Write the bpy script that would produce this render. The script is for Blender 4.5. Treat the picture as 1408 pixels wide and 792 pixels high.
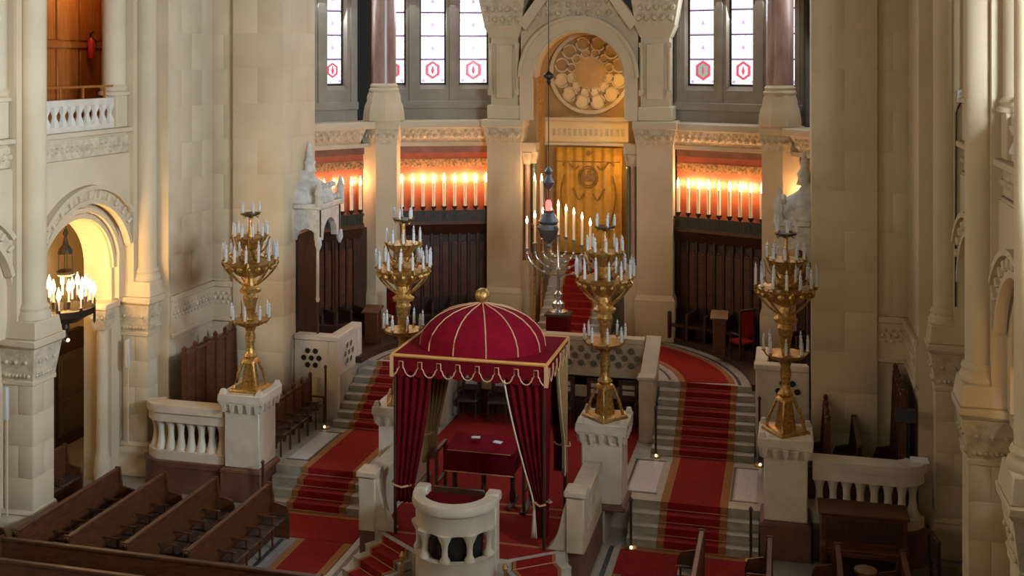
import bpy, bmesh, math, random
from mathutils import Vector
random.seed(7)
for o in list(bpy.data.objects): bpy.data.objects.remove(o)
scene = bpy.context.scene
C = scene.collection
PI = math.pi; R = math.radians

# ------------------------------------------------------------------ camera
cam_d = bpy.data.cameras.new('camera'); cam = bpy.data.objects.new('camera', cam_d); C.objects.link(cam)
cam.location = (5.906, -22.781, 9.858)
cam.rotation_euler = (PI/2, 0, R(14.005))
cam_d.sensor_width = 36.0; cam_d.lens = 1515.8/1408*36
cam_d.shift_y = (81.6-396)/1408
cam_d.clip_end = 200
scene.camera = cam
# ------------------------------------------------------------------ world and light
w = bpy.data.worlds.new('world'); scene.world = w; w.use_nodes = True
bg = w.node_tree.nodes['Background']; bg.inputs[0].default_value = (0.95, 0.93, 0.90, 1); bg.inputs[1].default_value = 0.02
def area_light(name, loc, target, sx, sy, power, col):
    d = bpy.data.lights.new(name, 'AREA'); d.shape = 'RECTANGLE'; d.size = sx; d.size_y = sy; d.energy = power; d.color = col
    o = bpy.data.objects.new(name, d); C.objects.link(o); o.location = loc
    o.rotation_euler = (Vector(target)-Vector(loc)).to_track_quat('-Z', 'Y').to_euler()
    return o
# daylight of the tall nave windows (clerestory, right side and the rear rose)
for k in range(3): area_light('window_light', (12.1, -11.2-3.6*k, 10.5), (0, -10.6-3.6*k, 10.0), 2.6, 2.4, 3300, (0.68, 0.83, 1.0))
for k in range(3): area_light('window_light', (-12.1, -11.2-3.6*k, 10.5), (0, -10.6-3.6*k, 10.0), 2.6, 2.4, 380, (1.0, 0.90, 0.74))
area_light('window_light', (-1.0, -31.0, 12.0), (-2, 4, 8), 7, 3.4, 780, (1.0, 0.84, 0.60))
scene.view_settings.view_transform = 'Standard'; scene.view_settings.look = 'None'
scene.view_settings.gamma = 1; scene.view_settings.use_curve_mapping = False
scene.view_settings.exposure = 0.0

# ------------------------------------------------------------------ materials
MATS = {}
def mat(name, col, rough=0.7, metal=0.0, col2=None, scale=3.0, bump=0.0, bscale=30.0, detail=4, stretch=None, spec=0.5, world=False, emit=None, estr=0, sheen=0):
    m = bpy.data.materials.new(name); m.use_nodes = True; nt = m.node_tree; N = nt.nodes; b = N['Principled BSDF']
    b.inputs['Roughness'].default_value = rough; b.inputs['Metallic'].default_value = metal
    b.inputs['Base Color'].default_value = (*col, 1); b.inputs['Specular IOR Level'].default_value = spec
    if sheen: b.inputs['Sheen Weight'].default_value = sheen
    if emit: b.inputs['Emission Color'].default_value = (*emit, 1); b.inputs['Emission Strength'].default_value = estr
    if col2 or bump:
        tc = N.new('ShaderNodeTexCoord'); mp = N.new('ShaderNodeMapping'); nt.links.new(N.new('ShaderNodeNewGeometry').outputs['Position'] if world else tc.outputs['Object'], mp.inputs['Vector'])
        if stretch: mp.inputs['Scale'].default_value = stretch
    if col2:
        n = N.new('ShaderNodeTexNoise'); n.inputs['Scale'].default_value = scale; n.inputs['Detail'].default_value = detail
        nt.links.new(mp.outputs['Vector'], n.inputs['Vector'])
        r = N.new('ShaderNodeValToRGB'); r.color_ramp.elements[0].position = 0.35; r.color_ramp.elements[1].position = 0.65
        r.color_ramp.elements[0].color = (*col, 1); r.color_ramp.elements[1].color = (*col2, 1)
        nt.links.new(n.outputs['Fac'], r.inputs['Fac'])
        oi = N.new('ShaderNodeObjectInfo'); hv = N.new('ShaderNodeHueSaturation')
        mr = N.new('ShaderNodeMapRange'); mr.inputs['To Min'].default_value = 0.975; mr.inputs["To Max"].default_value = 1.025
        nt.links.new(oi.outputs['Random'], mr.inputs['Value']); nt.links.new(mr.outputs['Result'], hv.inputs['Value'])
        nt.links.new(r.outputs['Color'], hv.inputs['Color']); nt.links.new(hv.outputs['Color'], b.inputs['Base Color'])
    if bump:
        n2 = N.new('ShaderNodeTexNoise'); n2.inputs['Scale'].default_value = bscale; n2.inputs['Detail'].default_value = 3
        nt.links.new(mp.outputs['Vector'], n2.inputs['Vector'])
        bp = N.new('ShaderNodeBump'); bp.inputs['Strength'].default_value = bump; bp.inputs['Distance'].default_value = 0.02
        nt.links.new(n2.outputs['Fac'], bp.inputs['Height']); nt.links.new(bp.outputs['Normal'], b.inputs['Normal'])
    MATS[name] = m
    return m
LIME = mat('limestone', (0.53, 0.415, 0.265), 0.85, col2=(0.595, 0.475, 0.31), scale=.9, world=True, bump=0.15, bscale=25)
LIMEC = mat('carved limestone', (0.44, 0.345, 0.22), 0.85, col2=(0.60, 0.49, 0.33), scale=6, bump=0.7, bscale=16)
LIMED = mat('shaded grey limestone', (0.27, 0.22, 0.16), 0.9, col2=(0.34, 0.28, 0.21), scale=1.5, bump=0.15)  # limestone with the shade of the backlit upper apse wall in its colour
MARB = mat('white marble', (0.56, 0.48, 0.37), 0.45, col2=(0.65, 0.57, 0.46), scale=2.5, detail=8)
AGED = mat('aged yellowish marble', (0.40, 0.32, 0.215), 0.5, col2=(0.50, 0.41, 0.285), scale=2.5, detail=8)
CARV = mat('carved white marble', (0.48, 0.43, 0.36), 0.7, col2=(0.62, 0.57, 0.50), scale=6, bump=0.8, bscale=14)
STEPM = mat('grey step marble', (0.33, 0.285, 0.22), 0.4, col2=(0.43, 0.38, 0.30), scale=3, detail=8)
MOSAIC = mat('pale mosaic', (0.48, 0.45, 0.42), 0.4, col2=(0.62, 0.58, 0.55), scale=22, detail=2)
FLOORM = mat('floor marble', (0.22, 0.20, 0.17), 0.35, col2=(0.32, 0.29, 0.25), scale=2)
DARKM = mat('dark marble band', (0.06, 0.055, 0.05), 0.35, col2=(0.09, 0.08, 0.075), scale=4)
REDST = mat('red stone', (0.11, 0.045, 0.028), 0.55, col2=(0.16, 0.070, 0.045), scale=3, detail=8)
REDM = mat('red veined marble', (0.22, 0.11, 0.075), 0.3, col2=(0.38, 0.24, 0.18), scale=3, detail=8, stretch=(1, 1, .3))
GREENM = mat('green marble', (0.05, 0.08, 0.05), 0.4, col2=(0.10, 0.13, 0.08), scale=3)
WOOD = mat('pew wood', (0.062, 0.020, 0.007), 0.42, col2=(0.115, 0.038, 0.013), scale=4, detail=6, stretch=(1, 1, 4))
WOODD = mat('dark stall wood', (0.030, 0.011, 0.005), 0.45, col2=(0.062, 0.023, 0.010), scale=5, detail=6, stretch=(3, 3, .6))
WOODO = mat('orange wood', (0.30, 0.085, 0.012), 0.5, col2=(0.40, 0.125, 0.02), scale=4, detail=6, stretch=(4, 4, .4))
TRIMG = mat('yellow gold braid', (0.55, 0.26, 0.06), 0.55)
SEATM = mat('worn leather seat', (0.05, 0.028, 0.02), 0.35, col2=(0.09, 0.05, 0.035), scale=8)
CARPET = mat('red carpet', (0.21, 0.008, 0.005), 0.95, col2=(0.26, 0.013, 0.007), scale=14, bump=0.3, bscale=120, spec=.2)
CARPB = mat('gold carpet border', (0.27, 0.095, 0.026), 0.95, col2=(0.34, 0.14, 0.045), scale=30, bump=0.3, bscale=120)
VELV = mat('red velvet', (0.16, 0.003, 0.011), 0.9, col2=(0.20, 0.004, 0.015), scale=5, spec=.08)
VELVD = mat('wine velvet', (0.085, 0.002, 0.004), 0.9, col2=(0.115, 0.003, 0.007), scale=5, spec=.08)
OLIVE = mat('olive gold lining', (0.24, 0.14, 0.045), 0.6, col2=(0.32, 0.20, 0.075), scale=5, stretch=(4, 4, .4))
CREAMC = mat('cream lining', (0.62, 0.50, 0.38), 0.7)
TRIM = mat('gold braid', (0.50, 0.27, 0.13), 0.6)
GILT = mat('gilded bronze', (0.60, 0.36, 0.10), 0.34, metal=.75, col2=(0.30, 0.16, 0.045), scale=20, bump=.5, bscale=40)
SILV = mat('silvered metal', (0.62, 0.60, 0.57), 0.25, metal=.9)
STEEL = mat('blue grey lamp metal', (0.20, 0.21, 0.24), 0.4, metal=.8, bump=.6, bscale=40)
IRON = mat('dark bronze iron', (0.045, 0.032, 0.02), 0.5, metal=.6)
WAX = mat('white candle', (0.52, 0.50, 0.48), 0.5)
WAXL = mat('candle wax', (0.85, 0.70, 0.50), 0.5, emit=(1.0, 0.62, 0.30), estr=0.12)
FLAME = mat('flame', (1, 0.8, 0.5), 0.5, emit=(1.0, 0.68, 0.30), estr=14)
REDLAMP = mat('red lamp glass', (0.8, 0.05, 0.05), 0.3, emit=(1.0, 0.06, 0.05), estr=6)
FOOTL = mat('foot light glass', (0.9, 0.8, 0.7), 0.3, emit=(1.0, 0.82, 0.6), estr=1.6)
REDW = mat('red painted wall', (0.30, 0.07, 0.035), 0.8, col2=(0.36, 0.095, 0.045), scale=4)
FRIEZE = mat('painted frieze', (0.10, 0.07, 0.03), 0.8, col2=(0.42, 0.20, 0.08), scale=14, detail=2)
GREENB = mat('dark green ironwork', (0.018, 0.024, 0.014), 0.5)
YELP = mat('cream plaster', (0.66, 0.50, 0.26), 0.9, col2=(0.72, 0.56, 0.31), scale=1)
CURT = mat('gold brocade', (0.56, 0.27, 0.022), 0.55, col2=(0.66, 0.34, 0.04), scale=7, detail=6)
CURTD = mat('brocade embroidery', (0.22, 0.11, 0.02), 0.5, col2=(0.36, 0.18, 0.03), scale=12)
BLACK = mat('black lacquer and hole shade', (0.012, 0.010, 0.010), 0.4)  # real lacquer, and the shade inside the lectern and some parapet holes
PAPER = mat('paper', (0.75, 0.75, 0.78), 0.8)
GREYM = mat('grey painted metal', (0.5, 0.48, 0.44), 0.5)
REDPL = mat('red enamel', (0.5, 0.02, 0.02), 0.35)
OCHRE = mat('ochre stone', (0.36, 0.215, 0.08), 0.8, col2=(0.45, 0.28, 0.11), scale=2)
DOORG = mat('grey green door paint and hole shade', (0.10, 0.085, 0.05), 0.6, col2=(0.13, 0.11, 0.07), scale=2)  # real door paint, also the painted shade of parapet holes
def glass_mat(name, tint):
    m = bpy.data.materials.new(name); m.use_nodes = True; nt = m.node_tree; N = nt.nodes; b = N['Principled BSDF']
    tc = N.new('ShaderNodeTexCoord'); v = N.new('ShaderNodeTexVoronoi'); v.feature = 'DISTANCE_TO_EDGE'; v.inputs['Scale'].default_value = 5.5
    nt.links.new(tc.outputs['Object'], v.inputs['Vector'])
    r = N.new('ShaderNodeValToRGB'); r.color_ramp.elements[0].position = 0.0; r.color_ramp.elements[0].color = (0.42, 0.40, 0.46, 1)
    r.color_ramp.elements[1].position = 0.06; r.color_ramp.elements[1].color = (*tint, 1)
    nt.links.new(v.outputs['Distance'], r.inputs['Fac']); nt.links.new(r.outputs['Color'], b.inputs['Emission Color'])
    b.inputs['Emission Strength'].default_value = 1.5; b.inputs['Base Color'].default_value = (.3, .3, .3, 1); b.inputs['Roughness'].default_value = .2
    return m
GLASS = glass_mat('leaded white glass', (1.0, 0.98, 1.0))
GLASSR = mat('ruby glass', (0.4, 0.02, 0.05), 0.2, emit=(0.80, 0.10, 0.16), estr=0.9)
GLASSB = mat('mauve glass', (0.3, 0.2, 0.4), 0.2, emit=(0.62, 0.50, 0.70), estr=0.9)
GLASSG = mat('green glass', (0.1, 0.3, 0.2), 0.2, emit=(0.25, 0.45, 0.36), estr=0.9)

# ------------------------------------------------------------------ helpers
ORG = {}
class MB:
    def __init__(s, xf=None): s.v = []; s.f = []; s.xf = xf
    def add(s, vs, fs):
        n = len(s.v)
        s.v += [s.xf(*p) for p in vs] if s.xf else [tuple(p) for p in vs]
        s.f += [tuple(i+n for i in f) for f in fs]; return s
    def box(s, x0, x1, y0, y1, z0, z1):
        return s.add([(x0,y0,z0),(x1,y0,z0),(x1,y1,z0),(x0,y1,z0),(x0,y0,z1),(x1,y0,z1),(x1,y1,z1),(x0,y1,z1)],
              [(3,2,1,0),(4,5,6,7),(0,1,5,4),(1,2,6,5),(2,3,7,6),(3,0,4,7)])
    def frust(s, cx, cy, z0, z1, a0, b0, a1, b1):      # tapered box, half sizes
        return s.add([(cx-a0,cy-b0,z0),(cx+a0,cy-b0,z0),(cx+a0,cy+b0,z0),(cx-a0,cy+b0,z0),(cx-a1,cy-b1,z1),(cx+a1,cy-b1,z1),(cx+a1,cy+b1,z1),(cx-a1,cy+b1,z1)],
              [(3,2,1,0),(4,5,6,7),(0,1,5,4),(1,2,6,5),(2,3,7,6),(3,0,4,7)])
    def hexa(s, p): return s.add(p, [(3,2,1,0),(4,5,6,7),(0,1,5,4),(1,2,6,5),(2,3,7,6),(3,0,4,7)])
    def prism(s, pts, off):                            # polygon of 3D points extruded by off
        n = len(pts); o = Vector(off); q = [tuple(Vector(p)+o) for p in pts]
        return s.add(list(pts)+q, [tuple(range(n))[::-1], tuple(range(n, 2*n))]+[(i,(i+1)%n,n+(i+1)%n,n+i) for i in range(n)])
    def lathe(s, prof, cx=0, cy=0, n=16, a0=0.0, a1=2*PI, ph=0.0, z=0.0):
        full = abs(a1-a0-2*PI) < 1e-6; m = n if full else n+1; vs = []; fs = []
        for r, zz in prof:
            for i in range(m):
                a = ph+a0+(a1-a0)*i/n; vs.append((cx+r*math.cos(a), cy+r*math.sin(a), z+zz))
        for j in range(len(prof)-1):
            for i in range(n):
                k = (i+1) % m; fs.append((j*m+i, j*m+k, (j+1)*m+k, (j+1)*m+i))
        if full:
            if prof[0][0] > 1e-4: fs.append(tuple(range(m))[::-1])
            if prof[-1][0] > 1e-4: fs.append(tuple((len(prof)-1)*m+i for i in range(m)))
        return s.add(vs, fs)
    def cyl(s, cx, cy, z0, z1, r, n=10, r1=None): return s.lathe([(r, z0), (r if r1 is None else r1, z1)], cx, cy, n)
    def ball(s, c, r, n=10, m=6, sz=1.0):
        return s.lathe([(max(r*math.sin(PI*j/m), 0.0005), -r*sz*math.cos(PI*j/m)) for j in range(m+1)], c[0], c[1], n, z=c[2])
    def tube(s, pts, r, n=6, r2=None):
        P = [Vector(p) for p in pts]; vs = []; fs = []
        for i, p in enumerate(P):
            t = (P[min(i+1, len(P)-1)]-P[max(i-1, 0)]).normalized()
            up = Vector((0,0,1)) if abs(t.z) < .95 else Vector((1,0,0))
            a = t.cross(up).normalized(); b = t.cross(a); rr = r if r2 is None else r+(r2-r)*i/(len(P)-1)
            for k in range(n):
                q = p+a*rr*math.cos(2*PI*k/n)+b*rr*math.sin(2*PI*k/n); vs.append(tuple(q))
        for i in range(len(P)-1):
            for k in range(n): fs.append((i*n+k, i*n+(k+1)%n, (i+1)*n+(k+1)%n, (i+1)*n+k))
        fs.append(tuple(range(n))[::-1]); fs.append(tuple((len(P)-1)*n+k for k in range(n)))
        return s.add(vs, fs)
    def grid(s, fn, nu, nv):
        vs = [fn(i/nu, j/nv) for j in range(nv+1) for i in range(nu+1)]
        return s.add(vs, [(j*(nu+1)+i, j*(nu+1)+i+1, (j+1)*(nu+1)+i+1, (j+1)*(nu+1)+i) for j in range(nv) for i in range(nu)])
    def arc_ring(s, uc, zc, r0, r1, t0, t1, a0=0.0, a1=PI, n=20):  # ring sector in the (u, z) plane, depth t along v
        vs = []; fs = []
        for i in range(n+1):
            a = a0+(a1-a0)*i/n; c_, s_ = math.cos(a), math.sin(a)
            vs += [(uc+r0*c_, t0, zc+r0*s_), (uc+r1*c_, t0, zc+r1*s_), (uc+r1*c_, t1, zc+r1*s_), (uc+r0*c_, t1, zc+r0*s_)]
        for i in range(n):
            for k in range(4): fs.append((4*i+k, 4*i+(k+1)%4, 4*i+4+(k+1)%4, 4*i+4+k))
        fs.append((0,1,2,3)); fs.append((4*n+3,4*n+2,4*n+1,4*n))
        return s.add(vs, fs)
    def arch_wall(s, u0, u1, z0, z1, uc, zc, r, t0, t1, n=20):     # wall with a round-headed opening, depth t0..t1
        if uc-r > u0: s.box(u0, uc-r, t0, t1, z0, z1)
        if uc+r < u1: s.box(uc+r, u1, t0, t1, z0, z1)
        for i in range(n):
            a, b = PI-PI*i/n, PI-PI*(i+1)/n
            ua, ub = uc+r*math.cos(a), uc+r*math.cos(b); za, zb = zc+r*math.sin(a), zc+r*math.sin(b)
            s.hexa([(ua,t0,za),(ub,t0,zb),(ub,t1,zb),(ua,t1,za),(ua,t0,z1),(ub,t0,z1),(ub,t1,z1),(ua,t1,z1)])
        return s
    def mesh(s, name, org=(0,0,0), bevel=0, weld=False):
        me = bpy.data.meshes.new(name); ox, oy, oz = org
        me.from_pydata([(x-ox, y-oy, z-oz) for x, y, z in s.v], [], s.f)
        bm = bmesh.new(); bm.from_mesh(me)
        if weld or bevel: bmesh.ops.remove_doubles(bm, verts=bm.verts, dist=1e-4)
        bmesh.ops.recalc_face_normals(bm, faces=bm.faces)
        if bevel:
            ed = [e for e in bm.edges if len(e.link_faces) == 2 and e.calc_face_angle(0) > .6]
            bmesh.ops.bevel(bm, geom=ed, offset=bevel, segments=1, profile=.5, affect='EDGES')
        bm.to_mesh(me); bm.free()
        for p in me.polygons: p.use_smooth = True
        me.set_sharp_from_angle(angle=R(38))
        return me

def link(name, me, m, parent=None, org=None):
    o = bpy.data.objects.new(name, me); C.objects.link(o)
    if m and not me.materials: me.materials.append(m)
    if parent: o.parent = parent
    ORG[o.name] = ORG[parent.name] if parent else (org or (0,0,0))
    return o
def part(mb, name, m, parent, bevel=0, label=None, weld=False, kind=None):
    o = link(name, mb.mesh(name, ORG[parent.name], bevel, weld), m, parent)
    if label: o['label'] = label
    if kind: o['kind'] = kind
    return o
def tag(o, label=None, cat=None, group=None):
    if label: o['label'] = label
    if cat: o['category'] = cat
    if group: o['group'] = group
    return o
def solo(mb, name, m, label, cat, loc, group=None, bevel=0):
    o = link(name, mb.mesh(name, loc, bevel), m, None, loc); o.location = loc
    return tag(o, label, cat, group)
def struct(mb, name, m, loc=(0,0,0), bevel=0):
    o = link(name, mb.mesh(name, loc, bevel), m, None, loc); o.location = loc; o['kind'] = 'structure'; return o
def thing(name, label, cat, loc, group=None):
    o = bpy.data.objects.new(name, None); C.objects.link(o); o.location = loc; ORG[o.name] = tuple(loc); o.empty_display_size = .2
    return tag(o, label, cat, group)
def kids(o): return [c for c in bpy.data.objects if c.parent == o]
def copy_tree(o, loc, label, rotz=0, group=None):
    def rec(a, par):
        c = a.copy(); C.objects.link(c); c.parent = par
        for ch in CH.get(a.name, []): rec(ch, c)
        return c
    CH = {}
    for q in bpy.data.objects:
        if q.parent: CH.setdefault(q.parent.name, []).append(q)
    r = rec(o, None); r.location = loc; r.rotation_euler.z = rotz; r['label'] = label; ORG[r.name] = tuple(loc)
    if group: r['group'] = group
    return r
BLOCKS = {}
def ashlar(parent, p0, du, L, H, ch, bl, m, nrm, proud=.012, gap=.012, z0course=0):
    """stone blocks laid in courses on a face: p0 lower corner, du unit direction along the face, nrm outward"""
    du = Vector(du).normalized(); nrm = Vector(nrm).normalized(); nc = max(1, round(H/ch)); h = H/nc
    P = Vector(p0)-Vector(ORG[parent.name])
    for c in range(nc):
        nb = max(1, round(L/bl)); b = L/nb; x = 0.0; odd = (c+z0course) % 2
        cuts = [0]+([b*(i+1) for i in range(nb-1)] if not odd else [b*(i+.5) for i in range(nb)])+[L]
        for i in range(len(cuts)-1):
            w_ = cuts[i+1]-cuts[i]
            if w_ < .03: continue
            key = (round(w_, 3), round(h, 3), tuple(round(k, 3) for k in (*du, *nrm)), m.name)
            if key not in BLOCKS:
                mb = MB(); g = gap/2; e = .012
                def q(u, z, t): return tuple(du*u+nrm*t+Vector((0, 0, z)))
                A = [q(g, g, -.02), q(w_-g, g, -.02), q(w_-g, h-g, -.02), q(g, h-g, -.02)]
                B = [q(g, g, proud-.006), q(w_-g, g, proud-.006), q(w_-g, h-g, proud-.006), q(g, h-g, proud-.006)]
                D = [q(g+e, g+e, proud), q(w_-g-e, g+e, proud), q(w_-g-e, h-g-e, proud), q(g+e, h-g-e, proud)]
                mb.add(A+B+D, [(0,1,5,4),(1,2,6,5),(2,3,7,6),(3,0,4,7),(4,5,9,8),(5,6,10,9),(6,7,11,10),(7,4,8,11),(8,9,10,11)])
                BLOCKS[key] = mb.mesh('stone_block'); BLOCKS[key].materials.append(m)
            o = bpy.data.objects.new('stone_block', BLOCKS[key]); C.objects.link(o); o.parent = parent
            o.location = P+du*cuts[i]+Vector((0, 0, h*c))
# ================================================================== SETTING
SIDES = ((-1, 'left'), (1, 'right'))
ZL, ZU = 0.63, 1.78                                    # dais level, upper platform level
fl = struct(MB().box(-13.5, 13.5, -14, 4.2, -.2, 0), 'floor', FLOORM)
for s in (-1, 1):
    for (x0, x1, y0, y1, m) in ((2.3, 2.42, -6, -.62, STEPM), (2.42, 2.52, -6, -.62, DARKM), (2.52, 2.64, -6, -.62, STEPM),
                                (4.0, 4.1, -6, -1.95, STEPM), (4.1, 4.2, -6, -1.95, DARKM), (4.2, 4.32, -6, -1.95, STEPM)):
        part(MB(lambda x, y, z: (s*x, y, z)).box(x0, x1, y0, y1, 0, .004), 'floor_strip', m, fl)
b = MB()
b.box(-8.45, 8.45, .29, 5.0, 0, ZL)
for s in (-1, 1): b.box(min(s*5.46, s*8.45), max(s*5.46, s*8.45), .0, .29, 0, ZL)
b.box(-1.92, 1.92, -2.5, -.53, 0, ZL); b.box(-2.3, 2.3, -.53, .29, 0, ZL)
b.prism([(-1.88, -2.5, 0), (-.74, -3.32, 0), (.74, -3.32, 0), (1.88, -2.5, 0)], (0, 0, ZL))
dais = struct(b, 'floor_dais', STEPM)
for s in (-1, 1):                                      # inlaid mosaic panels beside the landing carpets
    for x0, x1 in ((2.62, 3.18), (4.84, 5.28)):
        q = MB(lambda x, y, z: (s*x, y, z)).box(x0, x1, .75, 2.55, ZL, ZL+.005)
        part(q, 'mosaic_panel', MOSAIC, dais)
        q = MB(lambda x, y, z: (s*x, y, z))
        q.box(x0-.09, x0-.04, .66, 2.64, ZL, ZL+.004); q.box(x0-.09, x1+.05, .66, .71, ZL, ZL+.004); q.box(x0-.09, x1+.05, 2.59, 2.64, ZL, ZL+.004)
        part(q, 'mosaic_border', DARKM, dais)
pf = struct(MB().prism([(-8.4, 3.55, ZL), (-5.2, 3.55, ZL), (-5.2, 5.0, ZL), (5.2, 5.0, ZL), (5.2, 3.55, ZL), (8.4, 3.55, ZL), (8.4, 13, ZL), (-8.4, 13, ZL)], (0, 0, ZU-ZL)), 'floor_platform', STEPM)
def ring_slab(cx, cy, r0, r1, z0, z1, a0, a1, n=28):
    m = MB(); vs = []; fs = []
    for i in range(n+1):
        a = a0+(a1-a0)*i/n; ca, sa = math.cos(a), math.sin(a)
        vs += [(cx+r0*ca, cy+r0*sa, z0), (cx+r1*ca, cy+r1*sa, z0), (cx+r1*ca, cy+r1*sa, z1), (cx+r0*ca, cy+r0*sa, z1)]
    for i in range(n):
        for k in range(4): fs.append((4*i+k, 4*i+(k+1) % 4, 4*i+4+(k+1) % 4, 4*i+4+k))
    fs += [(0, 1, 2, 3), (4*n+3, 4*n+2, 4*n+1, 4*n)]
    return m.add(vs, fs)
part(ring_slab(0, 4.5, 4.78, 4.86, ZU, ZU+.004, R(7), R(173)), 'dark_inlay', DARKM, pf)
part(ring_slab(0, 4.5, 5.08, 7.6, ZU, ZU+.16, R(2), R(57), 20), 'stall_dais', WOODD, pf)
part(ring_slab(0, 4.5, 5.08, 7.6, ZU, ZU+.16, R(123), R(178), 20), 'stall_dais', WOODD, pf)
part(ring_slab(0, 4.5, 3.08, 3.14, ZU, ZU+.004, R(12), R(60)), 'dark_inlay', DARKM, pf)
part(ring_slab(0, 4.5, 3.08, 3.14, ZU, ZU+.004, R(120), R(168)), 'dark_inlay', DARKM, pf)

def cap_detail(b, cx, cy, z, a, r, n=6):
    """row of little bosses around a capital"""
    for k in range(n):
        t = -a+2*a*(k+.5)/n
        for p in ((cx+t, cy-r), (cx-r, cy+t), (cx+r, cy+t)): b.ball((p[0], p[1], z), .045, 6, 4)
    return b
for s, sn in SIDES:
    mx = lambda x, y, z: (s*x, y, z)
    # ---- front wall of the apse arch: broad pier, recessed strip with frieze, jamb
    wl = struct(MB(mx).box(6.44, 7.85, 2.85, 4.75, 0, 17).box(7.85, 9.6, 2.98, 4.75, 0, 17), 'wall_apse_'+sn, LIME)
    du = (s, 0, 0)
    ashlar(wl, (s*6.44, 2.85, ZL), du, 1.41, 14.4, .9, 1.41, LIME, (0, -1, 0))
    ashlar(wl, (s*7.85, 2.98, 4.2), du, .65, 10.8, .9, .65, LIME, (0, -1, 0), z0course=1)
    if s < 0: ashlar(wl, (s*6.44, 2.85, ZL), (0, 1, 0), 1.9, 14.4, .9, 1.2, LIME, (1, 0, 0))
    # side wall strip after the last arcade pier
    sw = struct(MB(mx).box(8.5, 9.4, .9, 2.98, 0, 17), 'wall_'+sn+'_end', LIME)
    if s < 0: ashlar(sw, (s*8.5, .98, 4.2), (0, 1, 0), 1.95, 10.8, .9, 1.0, LIME, (1, 0, 0))
    # frieze band running over both
    fr = struct(MB(mx).box(8.44, 8.5, .95, 2.98, 3.2, 4.12), 'trim_frieze_'+sn, LIME)
    part(MB(mx).box(7.86, 8.5, 2.92, 2.98, 3.2, 4.12), 'band', LIME, fr)
    part(MB(mx).box(8.39, 8.5, .93, 2.98, 4.02, 4.16).box(7.86, 8.5, 2.86, 2.98, 4.02, 4.16), 'upper_moulding', LIME, fr, .02)
    part(MB(mx).box(8.41, 8.5, .95, 2.98, 3.14, 3.24).box(7.86, 8.5, 2.88, 2.98, 3.14, 3.24), 'lower_moulding', LIME, fr, .02)
    q = MB(mx)
    for k in range(13):
        y = 1.05+k*.148
        q.ball((8.435, y, 3.74), .06, 6, 4); q.ball((8.435, y+.07, 3.62), .04, 6, 4); q.ball((8.435, y+.07, 3.86), .04, 6, 4)
    for k in range(4):
        x = 7.95+k*.148
        q.ball((x, 2.915, 3.74), .06, 6, 4); q.ball((x+.07, 2.915, 3.62), .04, 6, 4); q.ball((x+.07, 2.915, 3.86), .04, 6, 4)
    part(q, 'carved_rosettes', LIMEC, fr, kind='stuff')
    # ---- arcade: arches, gallery, aisle
    xf = lambda u, t, z: (s*t, u, z)
    for bi, yb in enumerate((-1.29, -5.39)):
        near = ('nearer', 'farther')[bi == 0]
        aw = struct(MB(xf).arch_wall(yb-1.75, yb+1.75, 0, 7.62, yb, 4.98, 1.32, 9.46, 10.2, 24), 'wall_%s_arcade_%d' % (sn, bi+1), LIME)
        part(MB(xf).arch_wall(yb-1.72, yb+1.72, 4.98, 7.62, yb, 4.98, 1.71, 9.2, 9.46, 24), 'outer_order', LIME, aw)
        part(MB(xf).arc_ring(yb, 4.98, 1.32, 1.42, 9.40, 9.5, n=24), 'inner_moulding', LIME, aw)
        part(MB(xf).arc_ring(yb, 4.98, 1.46, 1.56, 9.32, 9.48, n=24), 'roll_moulding', LIME, aw)
        part(MB(xf).arc_ring(yb, 4.98, 1.66, 1.76, 9.12, 9.3, R(18), R(162), n=24), 'mid_moulding', LIME, aw)
        part(MB(xf).arc_ring(yb, 4.98, 1.98, 2.08, 9.03, 9.21, R(40), R(140), n=24), 'hood_moulding', LIME, aw)
        part(MB(xf).arc_ring(yb, 4.98, 1.76, 1.98, 9.15, 9.21, R(36), R(144), n=24), 'hood_band', LIMEC, aw)
        me = None
        for k in range(11):
            a = R(36+k*(108/10)); r_ = 1.87
            if me is None: me = MB(xf).box(-.045, .045, -.06, .06, -.085, .085).mesh('modillion', (0, 0, 0), .02); me.materials.append(LIME)
            o = bpy.data.objects.new('modillion', me); C.objects.link(o); o.parent = aw
            o.location = (s*9.13, yb+r_*math.cos(a), 4.98+r_*math.sin(a)); o.rotation_euler.x = a-PI/2
        # impost colonnettes in the jambs
        for sg in (-1, 1):
            cc = thing('jamb_colonnette', 'slim stone colonnette in the %s jamb of the %s %s-hand arcade arch' % (('near', 'far')[sg > 0], near, sn), 'column', (s*9.62, yb+sg*1.20, 0))
            part(MB().lathe([(.2, 0), (.2, .5), (.17, .6), (.14, .7), (.14, 3.55)], s*9.62, yb+sg*1.20, 12), 'shaft', LIME, cc)
            q = MB().frust(s*9.62, yb+sg*1.20, 3.55, 4.05, .15, .15, .26, .26)
            cap_detail(q, s*9.62, yb+sg*1.20, 3.85, .2, .21, 3)
            part(q, 'capital', LIMEC, cc); part(MB().frust(s*9.62, yb+sg*1.20, 4.05, 4.2, .29, .29, .29, .29), 'abacus', LIME, cc, .02)
        xg = lambda u, t, z: (s*(t+.28), u, z-.03)
        # gallery front: frieze, ledge, balustrade
        g = struct(MB(xg).box(yb-1.75, yb+1.75, 9.02, 11.8, 7.62, 8.2), 'trim_gallery_%s_%d' % (sn, bi+1), LIME)
        part(MB(xg).box(yb-1.75, yb+1.75, 8.98, 9.05, 7.72, 8.12), 'carved_frieze', LIMEC, g)
        part(MB(xg).box(yb-1.78, yb+1.78, 8.84, 9.3, 8.18, 8.3), 'ledge', LIME, g, .02)
        part(MB(xg).box(yb-1.78, yb+1.78, 8.94, 9.1, 7.6, 7.7), 'string_course', LIME, g, .02)
        q = MB(xg)
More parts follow.
